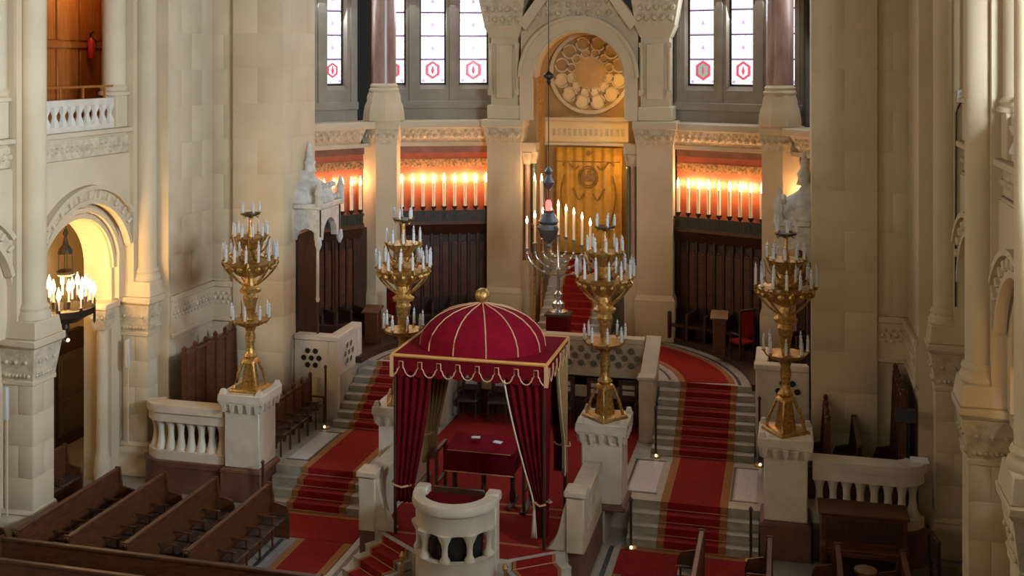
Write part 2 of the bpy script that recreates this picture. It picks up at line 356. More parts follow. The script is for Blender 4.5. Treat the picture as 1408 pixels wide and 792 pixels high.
        for k in range(20): q.ball((yb-1.66+k*.175, 8.98, 7.92), .07, 6, 4)
        part(q, 'carved_leaves', LIMEC, g, kind='stuff')
        gb = thing('gallery_balustrade', 'pierced white stone balustrade on the %s gallery, %s bay' % (sn, near), 'balustrade', (s*9.5, yb, 8.3))
        part(MB(xg).box(yb-1.6, yb+1.18, 9.02, 9.18, 8.3, 8.42), 'bottom_rail', MARB, gb)
        part(MB(xg).box(yb-1.6, yb+1.18, 9.02, 9.18, 8.86, 9.0), 'top_rail', MARB, gb)
        for k in range(10):
            y = yb-1.46+k*.285
            part(MB(xg).lathe([(.125, 8.42), (.12, 8.48), (.06, 8.62), (.06, 8.68), (.12, 8.8), (.125, 8.86)], y, 9.1, 8), 'baluster', MARB, gb)
        part(MB(xg).box(yb+1.18, yb+1.62, 8.95, 9.3, 8.3, 9.05), 'end_pedestal', LIME, gb, .02)
        part(MB(xg).tube([(yb-1.6, 9.1, 9.27), (yb+1.25, 9.1, 9.27)], .03, 6), 'wooden_rail', WOODO, gb)
        for k in range(4): part(MB(xg).box(yb-1.5+k*.8, yb-1.46+k*.8, 9.08, 9.12, 9.0, 9.26), 'rail_post', WOODO, gb)
        gc = thing('gallery_column', 'short round stone column standing at the %s gallery edge, %s bay' % (sn, near), 'column', (s*9.5, yb+1.48, 9.05))
        part(MB(xg).lathe([(.36, 9.05), (.36, 9.12), (.3, 9.16), (.33, 9.22), (.27, 9.3)], yb+1.48, 9.22, 16), 'base', LIME, gc)
        part(MB(xg).lathe([(.27, 9.3), (.26, 13.5)], yb+1.48, 9.22, 16), 'shaft', LIME, gc)
    struct(MB(xf).box(-9, 3.1, 9.3, 12.2, 13.4, 14), 'ceiling_gallery_'+sn, LIME)
    # aisle back wall, end wall
    struct(MB(xf).box(-9, 3.2, 12.05, 12.4, 0, 7.62), 'wall_%s_aisle' % sn, YELP)
    struct(MB(xf).box(3.1, 3.3, 9.4, 12.05, 0, 7.62), 'wall_%s_aisle_end' % sn, YELP)
    gw = struct(MB(xf).box(-9, 3.1, 11.1, 11.3, 8.2, 13.4), 'wall_%s_gallery' % sn, WOODO)
    for k in range(13):
        y = -8.6+k*.88
        part(MB(xf).box(y, y+.8, 11.04, 11.1, 8.3, 10.12), 'panel', WOODO, gw, .015)
        part(MB(xf).box(y, y+.8, 11.04, 11.1, 10.32, 13.2), 'panel', WOODO, gw, .015)
    part(MB(xf).box(-9, 3.1, 11.0, 11.1, 10.14, 10.28), 'dado_rail', WOODO, gw)
    # unseen gallery slabs, parapet and piers, added to block and shape the window light
    cw = MB(mx).box(9.0, 12.4, -22, -9.2, 7.6, 8.3).box(9.02, 9.2, -22, -9.2, 8.3, 9.0).box(9.0, 12.4, -22, -9.2, 13.4, 17)
    for yy in (-12.05, -16.25, -20.45): cw.box(8.7, 9.6, yy-.45, yy+.45, 0, 17)
    struct(cw, 'wall_%s_nave' % sn, LIME)
    # ---- arcade piers
    names = ('farthest', 'middle', 'nearest')
    for pi_, yc in enumerate((.75, -3.33, -7.41)):
        cx = s*9.10
        p = thing('arcade_pier', '%s of the tall stone piers along the %s side, round half column above' % (names[pi_], sn), 'pier', (cx, yc, 0))
        q = MB().frust(cx, yc, 0, .55, .44, .44, .44, .44).frust(cx, yc, .55, .7, .44, .44, .38, .38).frust(cx, yc, .7, .8, .40, .40, .36, .36)
        part(q, 'plinth', LIME, p, .02)
        part(MB().box(cx-.33, cx+.33, yc-.33, yc+.33, .8, 3.35), 'shaft', LIME, p)
        ashlar(p, (cx-.33, yc-.33, .8), (1, 0, 0), .66, 2.55, .64, .66, LIME, (0, -1, 0))
        ashlar(p, (cx-s*.33, yc-.33, .8), (0, 1, 0), .66, 2.55, .64, .66, LIME, (-s, 0, 0), z0course=0)
        part(MB().frust(cx, yc, 3.30, 3.4, .37, .37, .37, .37), 'necking', LIME, p, .015)
        q = MB().frust(cx, yc, 3.4, 4.05, .35, .35, .44, .44); cap_detail(q, cx, yc, 3.5, .3, .37, 7); cap_detail(q, cx, yc, 3.78, .34, .41, 3)
        part(q, 'carved_capital', LIMEC, p)
        part(MB().frust(cx, yc, 4.05, 4.12, .45, .45, .5, .5).frust(cx, yc, 4.12, 4.24, .5, .5, .5, .5), 'abacus', LIME, p, .015)
        part(MB().frust(cx-s*.05, yc, 4.24, 4.6, .43, .43, .38, .38), 'column_plinth', LIME, p, .02)
        part(MB().lathe([(.34, 4.6), (.35, 4.66), (.32, 4.72), (.29, 4.76), (.31, 4.82), (.27, 4.9)], cx-s*.1, yc, 20), 'column_base', LIME, p)
        part(MB().lathe([(.25, 4.9), (.25, 17)], cx-s*.1, yc, 24), 'column_shaft', LIME, p)
        part(MB(mx).box(9.1, 9.6, yc-.38, yc+.38, 4.24, 17), 'pilaster', LIME, p)
        part(MB(mx).box(9.33, 9.7, yc-.62, yc+.62, 4.24, 17), 'outer_pilaster', LIME, p)
struct(MB().box(-9, 9, -22.1, -21.85, 7.4, 9.2), 'wall_rear_unseen_block', LIME)  # unseen parapet, added to keep the rear light off the lower floor
# ================================================================== APSE
def bayxf(s, A, u):
    ux, uy = u; vx, vy = -uy, ux                      # v points outwards (away from the apse centre)
    return lambda a, v, z: (s*(A[0]+ux*a+vx*v), A[1]+uy*a+vy*v, z)
BAYS = []
ORD = ('first', 'second', 'third', 'fourth', 'fifth', 'sixth', 'seventh', 'eighth', 'ninth')
ln = math.hypot(2.53, -.94)
BAY1 = ((2.77, 9.09), (2.53/ln, -.94/ln)); BAY2 = ((6.02, 7.47), (.6, -.8))
WN = [0]
candle_things = []
for s, sn in SIDES:
    for bi, (A, u) in enumerate((BAY1, BAY2)):
        # v outward: for u=(.937,-.348) outward is (.348,.937)
        xf = bayxf(s, A, u)
        ua, ub = (-.12, 2.72) if bi == 0 else (.1, 1.9)
        uw0 = ua if bi == 0 else ua-.3
        where = '%s %s bay' % (('inner', 'outer')[bi], sn)
        wall = struct(MB(xf).box(uw0, ub, .42, .95, ZU, 7.4), 'wall_apse_bay_%s_%d' % (sn, bi+1), REDW)
        part(MB(xf).box(uw0, ub, .40, .43, 6.62, 6.86), 'painted_frieze', FRIEZE, wall)
        part(MB(xf).box(uw0, ub, .38, .43, 7.05, 7.4), 'dark_band', REDST, wall)
        # upper wall with window openings
        wins = [(-.09, .83), (1.22, 2.03), (2.45, 3.25)] if bi == 0 else [(.15, .82), (1.25, 1.9)]
        ub2 = 3.5 if bi == 0 else 2.4; ua2 = ua-.3
        q = MB(xf); edges = [ua2]+[e for w_ in wins for e in w_]+[ub2]
        for k in range(0, len(edges), 2): q.box(edges[k], edges[k+1], .85, 1.35, 8.0, 15)
        for a, b_ in wins:
            q.hexa([(a, .85, 8.0), (b_, .85, 8.0), (b_, 1.35, 8.0), (a, 1.35, 8.0), (a, .85, 8.95), (b_, .85, 8.95), (b_, 1.35, 9.2), (a, 1.35, 9.2)])
            q.arch_wall(a, b_, 13.2, 15, (a+b_)/2, 13.2, (b_-a)/2-.001, .85, 1.35, 12)
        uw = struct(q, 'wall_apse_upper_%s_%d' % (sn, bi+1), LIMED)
        q = MB(xf)
        for k in range(0, len(edges), 2):
            e0, e1 = edges[k], edges[k+1]
            if e1-e0 > .2: q.box(max(e0, ua2)+.1, e1-.1, .79, .86, 8.6, 15)
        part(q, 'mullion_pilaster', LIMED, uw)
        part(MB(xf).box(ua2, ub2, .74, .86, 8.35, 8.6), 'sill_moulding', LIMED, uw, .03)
        for a, b_ in wins:
            WN[0] += 1
            c_ = (a+b_)/2; hw = (b_-a)/2
            wn = struct(MB(xf).box(a, a+.05, 1.1, 1.2, 9.05, 13.2).box(b_-.05, b_, 1.1, 1.2, 9.05, 13.2).box(a, b_, 1.1, 1.2, 9.05, 9.13).arc_ring(c_, 13.2, hw-.05, hw, 1.1, 1.2, n=12), 'window_%d' % WN[0], IRON)
            zz = 9.13; k = 0
            while zz < 13.15:
                h = min(.72, 13.2-zz)
                part(MB(xf).box(a+.05, b_-.05, 1.14, 1.16, zz+.012, zz+h-.012), 'pane', GLASS, wn)
                part(MB(xf).tube([(a+.02, 1.13, zz+h), (b_-.02, 1.13, zz+h)], .018, 6), 'saddle_bar', IRON, wn)
                if k == 0:
                    R_ = min(hw*.62, .27); zc = zz+.4
                    hexo = [(c_+R_*math.cos(R(30+60*j)), 1.135, zc+R_*1.12*math.sin(R(30+60*j))) for j in range(6)]
                    part(MB(xf).prism(hexo, (0, .004, 0)), 'medallion', GLASSR, wn)
                    hexi = [(c_+R_*.62*math.cos(R(30+60*j)), 1.13, zc+R_*.8*math.sin(R(30+60*j))) for j in range(6)]
                    part(MB(xf).prism(hexi, (0, .004, 0)), 'medallion_centre', GLASS if WN[0] % 3 else GLASSG, wn)
                    part(MB(xf).lathe([(.01, zc-.13), (.045, zc-.05), (.05, zc), (.01, zc+.13)], c_, 1.125, 6), 'medallion_flame', GLASSR, wn)
                    for sg in (-1, 1): part(MB(xf).box(c_+sg*hw*.72-.05, c_+sg*hw*.72+.05, 1.132, 1.14, zz+.03, zz+.12), 'coloured_corner', GLASSB, wn)
                else:
                    part(MB(xf).box(a+.05, b_-.05, 1.132, 1.14, zz+.005, zz+.05), 'coloured_border', GLASSB, wn)
                    part(MB(xf).prism([(c_-.07, 1.132, zz+.3), (c_+.07, 1.132, zz+.3), (c_, 1.132, zz+.45)], (0, .006, 0)), 'coloured_leaf', GLASSB, wn)
                zz += h; k += 1
            part(MB(xf).prism([(c_+(hw-.05)*math.cos(PI*j/12), 1.14, 13.2+(hw-.05)*math.sin(PI*j/12)) for j in range(13)], (0, .02, 0)), 'pane', GLASS, wn)
        # cornice of the bay: lip, carved cove, top fillet, ledge
        cn = struct(MB(xf).box(uw0, ub, .16, .45, 7.26, 7.38), 'trim_cornice_%s_%d' % (sn, bi+1), LIME)
        part(MB(xf).hexa([(ua, .2, 7.38), (ub, .2, 7.38), (ub, .5, 7.38), (ua, .5, 7.38), (ua, -.12, 7.82), (ub, -.12, 7.82), (ub, .5, 7.82), (ua, .5, 7.82)]), 'carved_cove', LIMEC, cn)
        q = MB(xf); n = int((ub-ua)/.2)
        for k in range(n): q.ball((ua+.1+k*.2, .05, 7.58), .085, 6, 4); q.ball((ua+.2+k*.2, -.06, 7.72), .06, 6, 4)
        part(q, 'carved_leaves', LIMEC, cn, kind='stuff')
        part(MB(xf).box(uw0, ub, -.18, .95, 7.82, 8.03), 'top_fillet', LIME, cn, .02)
        # ---- stalls
        st = thing('choir_stalls', 'dark panelled wooden choir stalls lining the %s of the apse' % where, 'stalls', (*xf((ua+ub)/2, 0, 0)[:2], ZU+.16))
        part(MB(xf).box(uw0, ub, .28, .42, ZU+.16, 4.9), 'back', WOODD, st)
        sa, sb = (ua+.15, ub-.2) if bi == 0 else (ua+.2, ub-.2)
        npan = 9 if bi == 0 else 6; pw = (sb-sa)/npan
        for k in range(npan):
            a = sa+k*pw
            part(MB(xf).box(a+.05, a+pw-.05, .22, .29, 2.75, 4.3).arc_ring(a+pw/2, 4.3, pw/2-.11, pw/2-.05, .22, .29, n=8), 'panel', WOOD, st, 0)
            part(MB(xf).box(a-.03, a+.03, .19, .3, 2.4, 4.75), 'stile', WOODD, st)
        for k in range(npan//2+1):
            a = sa+k*2*pw
            part(MB(xf).box(a-.04, a+.04, -.45, .25, ZU+.16, 2.7), 'arm_partition', WOODD, st, .02)
        part(MB(xf).box(sa, sb, -.4, .25, 2.28, 2.36), 'seat', WOODD, st)
        part(MB(xf).box(sa, sb, .0, .12, ZU+.16, 2.28), 'seat_front', WOODD, st)
        part(MB(xf).hexa([(ua, .22, 4.6), (ub, .22, 4.6), (ub, .4, 4.6), (ua, .4, 4.6), (ua, -.02, 4.95), (ub, -.02, 4.95), (ub, .4, 4.95), (ua, .4, 4.95)]), 'coved_canopy', WOODD, st)
        part(MB(xf).box(ua, ub, -.04, .42, 4.94, 5.03), 'shelf', WOOD, st)
        part(MB(xf).box(ua, ub, -.02, .02, 5.03, 5.08).box(ua, ub, -.03, .03, 5.30, 5.36), 'gallery_rail', GREENB, st)
        q = MB(xf); n = int((ub-ua)/.11)
        for k in range(n): q.box(ua+.02+k*.11, ua+.118+k*.11, -.008, .008, 5.06, 5.32)
        part(q, 'rail_fretwork', GREENB, st, kind='stuff')
        # ---- row of lit candles on the shelf
        us = [.06+.315*k for k in range(9)] if bi == 0 else [.14+.3*k for k in range(5)]
        for k, a in enumerate(us):
            x, y, _ = xf(a, .12, 0)
            c_ = thing('shelf_candle', 'lit shelf candle in the %s above the stalls, %s from the ark' % (where, ORD[k]), 'candle', (x, y, 5.03), 'candles above the choir stalls')
            part(MB().lathe([(.075, 5.03), (.075, 5.06), (.03, 5.1), (.03, 5.36), (.085, 5.44), (.085, 5.47)], x, y, 10), 'holder', GREENB, c_)
            part(MB().cyl(x, y, 5.47, 6.18, .05, 10), 'wax', WAXL, c_)
            part(MB().lathe([(.01, 6.17), (.046, 6.24), (.04, 6.32), (.002, 6.46)], x, y, 8), 'flame', FLAME, c_)
            if bi == 0 or k % 2 == 0:
                d = bpy.data.lights.new('candle_glow_light', 'POINT'); d.energy = (9, 20, 30, 14)[k % 4] if bi == 0 else 16; d.color = (1.0, .58, .26); d.shadow_soft_size = .05
                lo = bpy.data.objects.new('candle_glow_light', d); C.objects.link(lo); lo.parent = c_; lo.location = Vector(xf(a, .345, 6.28))-Vector((x, y, 5.03))  # hidden light added behind the candle, close to the wall, for flame bloom
    # daylight falling in through the apse windows
    for A, u, a in ((BAY1[0], BAY1[1], 1.6), (BAY2[0], BAY2[1], .8)):
        xf = bayxf(s, A, u)
        area_light('window_light', xf(a, .8, 11.5), xf(a, -6, 7.5), 2.2 if a > 1 else 1.2, 3.6, 210 if a > 1 else 140, (.74, .86, 1.0))
    # ---- outer pier with red marble column
    pts = [(5.25, 8.2), (5.25, 7.9), (5.80, 7.66), (6.28, 7.84), (6.3, 8.2)]
    cx, cy = 5.78, 7.95
    def poly(z0, z1, k0, k1=None):
        k1 = k1 or k0
        lo = [(s*(cx+(x-cx)*k0), cy+(y-cy)*k0, z0) for x, y in pts]; hi = [(s*(cx+(x-cx)*k1), cy+(y-cy)*k1, z1) for x, y in pts]; n = len(pts)
        return MB().add(lo+hi, [tuple(range(n)), tuple(range(n, 2*n))]+[(i, (i+1) % n, n+(i+1) % n, n+i) for i in range(n)])
    ap = thing('apse_pier', 'stone pier under a red marble column, %s of the ark' % sn, 'pier', (s*cx, cy, ZU))
    part(poly(ZU, 2.9, 1.12), 'plinth', LIME, ap, .02); part(poly(2.9, 3.1, 1.12, 1.0), 'base_moulding', LIME, ap)
    part(poly(3.1, 7.36, 1.0), 'shaft', LIME, ap)
    for k in range(5): part(poly(3.1+k*.85, 3.1+(k+1)*.85-.012, 1.012), 'stone_course', LIME, ap)
    part(poly(7.36, 7.8, 1.02, 1.13), 'carved_capital', LIMEC, ap)
    q = MB()
    for k in range(4):
        for (p0, p1) in (((5.25, 7.9), (5.8, 7.66)), ((5.8, 7.66), (6.28, 7.84))):
            t = (k+.5)/4; x = p0[0]+(p1[0]-p0[0])*t; y = p0[1]+(p1[1]-p0[1])*t
            q.ball((s*(cx+(x-cx)*1.1), cy+(y-cy)*1.1, 7.6), .075, 6, 4)
    part(q, 'capital_leaves', LIMEC, ap, kind='stuff')
    part(poly(7.8, 8.05, 1.16), 'abacus', LIME, ap, .02)
    part(MB().lathe([(.62, 8.05), (.6, 8.3), (.56, 8.5), (.5, 8.62), (.5, 8.75), (.44, 8.9)], s*5.72, 8.1, 8, ph=R(22.5)), 'column_pedestal', LIME, ap)
    part(MB().lathe([(.44, 8.9), (.45, 8.96), (.4, 9.02), (.42, 9.08), (.36, 9.15)], s*5.72, 8.1, 20), 'column_base', LIME, ap)
    part(MB().cyl(s*5.72, 8.1, 9.15, 16, .36, 24), 'column_shaft', REDM, ap)

# ---- ark aedicule
ark = thing('ark_aedicule', 'tall carved stone ark frame with arch, rose tracery and gable behind the candelabra', 'ark', (0, 9.8, ZU))
for s in (-1, 1):
    mx = lambda x, y, z: (s*x, y, z)
    part(MB(mx).box(1.66, 2.82, 8.75, 9.5, ZU, 2.95), 'pier_plinth', LIME, ark, .03)
    part(MB(mx).hexa([(1.66, 8.75, 2.95), (2.82, 8.75, 2.95), (2.82, 9.5, 2.95), (1.66, 9.5, 2.95), (1.72, 8.83, 3.1), (2.74, 8.83, 3.1), (2.74, 9.5, 3.1), (1.72, 9.5, 3.1)]), 'plinth_moulding', LIME, ark)
    lp = part(MB(mx).box(1.72, 2.74, 8.84, 9.5, 3.1, 7.4), 'lower_pier', LIME, ark)
    for k in range(5): part(MB(mx).box(1.715, 2.745, 8.83, 9.51, 3.1+.86*k+.006, 3.1+.86*(k+1)-.006), 'stone_course', LIME, lp)
    part(MB(mx).hexa([(1.70, 8.8, 7.4), (2.76, 8.8, 7.4), (2.76, 9.5, 7.4), (1.70, 9.5, 7.4), (1.62, 8.7, 7.85), (2.84, 8.7, 7.85), (2.84, 9.5, 7.85), (1.62, 9.5, 7.85)]), 'lower_capital', LIMEC, ark)
    q = MB(mx)
    for k in range(5): q.ball((1.80+k*.215, 8.75, 7.62), .08, 6, 4); q.ball((1.90+k*.2, 8.73, 7.74), .05, 6, 4)
    part(q, 'capital_leaves', LIMEC, ark, kind='stuff')
    part(MB(mx).box(1.60, 2.88, 8.66, 9.6, 7.85, 8.08), 'abacus', LIME, ark, .02)
    part(MB(mx).box(1.74, 2.74, 8.8, 9.9, 8.08, 8.5), 'upper_base', LIME, ark, .03)
    part(MB(mx).box(1.82, 2.64, 8.92, 9.9, 8.5, 10.55), 'upper_pier', LIME, ark)
    part(MB(mx).box(1.98, 2.48, 8.86, 8.94, 8.7, 10.3), 'raised_panel', LIME, ark, .02)
    for x in (1.84, 2.64):
        part(MB(mx).cyl(x, 8.9, 8.98, 10.2, .055, 10), 'corner_colonnette', LIME, ark)
        part(MB(mx).box(x-.08, x+.08, 8.82, 8.98, 8.8, 8.98).box(x-.07, x+.07, 8.83, 8.97, 10.2, 10.34), 'colonnette_block', LIMEC, ark)
    part(MB(mx).hexa([(1.8, 8.88, 10.5), (2.66, 8.88, 10.5), (2.66, 9.9, 10.5), (1.8, 9.9, 10.5), (1.66, 8.74, 10.85), (2.82, 8.74, 10.85), (2.82, 9.9, 10.85), (1.66, 9.9, 10.85)]), 'upper_neck', LIME, ark)
    part(MB(mx).hexa([(1.68, 8.76, 10.85), (2.80, 8.76, 10.85), (2.80, 9.9, 10.85), (1.68, 9.9, 10.85), (1.56, 8.62, 11.7), (2.96, 8.62, 11.7), (2.96, 9.9, 11.7), (1.56, 9.9, 11.7)]), 'upper_capital', LIMEC, ark)
    q = MB(mx)
    for r_ in range(2):
        for k in range(5): q.ball((1.78+k*.23+.06*r_, 8.72-.04*r_, 11.05+.3*r_), .1, 6, 4)
    part(q, 'capital_leaves', LIMEC, ark, kind='stuff')
    part(MB(mx).box(1.5, 3.0, 8.56, 10, 11.7, 11.95), 'upper_abacus', LIME, ark, .02)
    # niche side walls and marble colonnettes
    part(MB(mx).box(1.38, 1.74, 9.5, 10.95, ZU, 11.3), 'niche_jamb', OCHRE, ark)
    for j, (x, y, m) in enumerate(((1.58, 9.15, REDM), (1.44, 9.36, GREENM))):
        part(MB(mx).lathe([(.14, 3.9), (.14, 4.05), (.09, 4.15), (.085, 6.75)], x, y, 12), 'marble_colonnette', m, ark)
        part(MB(mx).frust(x, y, 6.75, 7.1, .09, .09, .16, .16), 'colonnette_capital', LIMEC, ark)
    part(MB(mx).box(1.3, 1.74, 9.0, 9.52, 7.1, 7.4), 'colonnette_entablature', LIME, ark, .02)
    part(MB(mx).box(1.33, 1.74, 8.95, 9.55, ZU, 3.9), 'colonnette_pedestal', LIME, ark, .02)
    for k in range(3):
        part(MB(mx).lathe([(.08, 7.4), (.06, 7.5), (.06, 9.2), (.09, 9.3)], 1.42-.0*k, 9.7+.32*k, 10), 'gilded_colonnette', GILT, ark)
    # gable rake
    part(MB(mx).hexa([(1.75, 8.72, 10.95), (1.55, 8.72, 10.7), (1.55, 9.5, 10.7), (1.75, 9.5, 10.95), (0, 8.72, 13.3), (0, 8.72, 12.9), (0, 9.5, 12.9), (0, 9.5, 13.3)]), 'gable_rake', LIME, ark)
part(MB().arch_wall(-1.74, 1.74, 9.3, 11.1, 0, 9.35, 1.36, 8.95, 9.6, 24), 'arch_wall', LIME, ark)
part(MB().arc_ring(0, 9.35, 1.36, 1.74, 8.80, 9.0, n=28).box(-1.74, -1.36, 8.8, 9.0, 8.08, 9.35).box(1.36, 1.74, 8.8, 9.0, 8.08, 9.35), 'archivolt', LIME, ark)
part(MB().arc_ring(0, 9.35, 1.68, 1.78, 8.72, 8.85, n=28), 'outer_roll', LIME, ark)
part(MB().arc_ring(0, 9.35, 1.30, 1.36, 8.9, 9.6, n=28), 'inner_roll', LIME, ark)
part(MB().prism([(-1.7, 8.9, 11.08), (1.7, 8.9, 11.08), (0, 8.9, 13.1)], (0, .5, 0)), 'gable_tympanum', LIMEC, ark)
q = MB()
for k in range(9):
    for j in range(3):
        x = -1.2+k*.3; z = 11.22+j*.25
        if abs(x) < 1.5-j*.25: q.ball((x, 8.88, z), .09, 6, 4)
part(q, 'tympanum_carving', LIMEC, ark, kind='stuff')
part(MB().box(-1.6, 1.6, 10.95, 11.25, ZU, 11.4), 'niche_back', OCHRE, ark)
vb = part(MB().arc_ring(0, 9.35, 1.36, 1.55, 9.6, 10.95, n=24), 'barrel_vault', OCHRE, ark)
# rose tracery
rz, ry = 9.44, 10.9
part(MB().arc_ring(0, rz, 1.17, 1.28, 10.82, 10.97, 0, 2*PI, n=40), 'rose_rim', LIME, ark)
q = [(.35, 0), (.55, -.06)]
part(MB(lambda x, y, z: (x, 10.93-z, rz+y)).lathe([(.001, -.02), (.32, -.015), (.47, .02), (.52, .05)], 0, 0, 32), 'rose_bowl', OCHRE, ark)
for k in range(12):
    a = R(15+30*k)
    def ring(rc, rr, nm, th=.035):
        cxx, czz = rc*math.cos(a), rz+rc*math.sin(a)
        part(MB().tube([(cxx+rr*math.cos(2*PI*j/12), 10.9, czz+rr*math.sin(2*PI*j/12)) for j in range(13)], th, 6), nm, LIME, ark)
        part(MB(lambda x, y, z: (x, z, y)).cyl(cxx, czz, 10.925, 10.945, rr*.92, 12), nm+'_glass', YELP if math.sin(a) < -.1 else OCHRE, ark)  # pale lower and dark upper discs: brightness put into the colour
    ring(.93, .21, 'rose_foil'); ring(.61, .135, 'rose_inner_foil', .028)
part(MB().box(-1.45, 1.45, 10.7, 10.98, 7.28, 7.95), 'lintel', YELP, ark)
part(MB().box(-1.5, 1.5, 10.62, 10.98, 7.95, 8.08).box(-1.5, 1.5, 10.62, 10.98, 7.2, 7.3), 'lintel_moulding', LIME, ark, .02)
q = MB()
for k in range(14): q.box(-1.15+k*.165, -1.05+k*.165, 10.69, 10.71, 7.5, 7.72)
part(q, 'lintel_inscription', LIMEC, ark, kind='stuff')
part(MB().box(-1.6, 1.6, 9.9, 10.98, ZU, 3.85), 'ark_floor', STEPM, ark)
# curtain
def cfn(i, j):
    x = -1.02+2.04*i; return (x, 10.62-.035*math.sin(i*2*PI*7)*(1-.6*j), 7.15-3.25*j)
cu = thing('ark_curtain', 'golden brocade curtain with embroidered crown hanging in the ark niche', 'curtain', (0, 10.62, 3.9))
o = part(MB().grid(cfn, 84, 6), 'cloth', CURT, cu); sm = o.modifiers.new('s', 'SOLIDIFY'); sm.thickness = .02
def emb(nm, pts, r_): part(MB().tube(pts, r_, 5), nm, CURTD, cu)
for rr in (.24, .3): emb('embroidered_ring', [(rr*math.cos(2*PI*k/20), 10.565, 6.25+rr*1.1*math.sin(2*PI*k/20)) for k in range(21)], .02)
part(MB().prism([(-.16, 10.57, 6.12), (.16, 10.57, 6.12), (.2, 10.57, 6.4), (.08, 10.57, 6.3), (0, 10.57, 6.45), (-.08, 10.57, 6.3), (-.2, 10.57, 6.4)], (0, .02, 0)), 'embroidered_crown', CURTD, cu)
part(MB().prism([(.09*math.cos(R(60*k)), 10.57, 6.98+.09*math.sin(R(60*k))) for k in range(6)], (0, .02, 0)), 'embroidered_star', CURTD, cu)
for sg in (-1, 1):
    emb('embroidered_scroll', [(sg*(.3+.5*t), 10.565, 6.6-.12*math.sin(t*PI*2)) for t in [k/10 for k in range(11)]], .025)
    emb('embroidered_scroll', [(sg*(.75+.1*math.sin(t*5)), 10.565, 6.3-1.9*t) for t in [k/12 for k in range(13)]], .028)
    emb('embroidered_scroll', [(sg*(.15+.35*t), 10.565, 5.75-.2*math.sin(t*4)) for t in [k/8 for k in range(9)]], .025)
emb('embroidered_hem', [(-.98, 10.57, 6.72), (.98, 10.57, 6.72)], .015)
for k, (z, e) in enumerate(((8.75, 34), (6.6, 26))):
    t = thing('niche_lamp', '%s small lamp hidden behind the right side of the ark arch' % ('upper', 'lower')[k], 'lamp', (1.325, 9.74, z))
    part(MB().lathe([(.02, z-.1), (.035, z-.05), (.035, z+.02)], 1.325, 9.74, 8), 'bracket', GILT, t); part(MB().ball((1.325, 9.74, z+.05), .03, 8, 6), 'bulb', FLAME, t)
    d = bpy.data.lights.new('niche_light', 'POINT'); d.energy = e; d.color = (1.0, .62, .22); d.shadow_soft_size = .05
    lo = bpy.data.objects.new('niche_light', d); C.objects.link(lo); lo.parent = t; lo.location = (-.1, .1, .1)
# tall candles in front of the left side of the niche
for k, x in enumerate((-1.24, -1.03)):
    t = thing('ark_candle', '%s of two tall lit candles left of the golden curtain' % ('left', 'right')[k], 'candle', (x, 8.6, ZU), 'tall candles beside the ark')
    part(MB().lathe([(.09, ZU), (.09, ZU+.08), (.05, ZU+.2), (.035, 4.9), (.1, 5.0), (.1, 5.05)], x, 8.6, 12), 'stand', GILT, t)
    part(MB().cyl(x, 8.6, 5.05, 6.32, .05, 10), 'wax', WAXL, t)
    part(MB().lathe([(.01, 6.31), (.034, 6.36), (.03, 6.42), (.002, 6.54)], x, 8.6, 8), 'flame', FLAME, t)
    d = bpy.data.lights.new('candle_glow_light', 'POINT'); d.energy = 28; d.color = (1.0, .6, .28); d.shadow_soft_size = .06
    lo = bpy.data.objects.new('candle_glow_light', d); C.objects.link(lo); lo.parent = t; lo.location = (0, 0, 6.45-ZU)
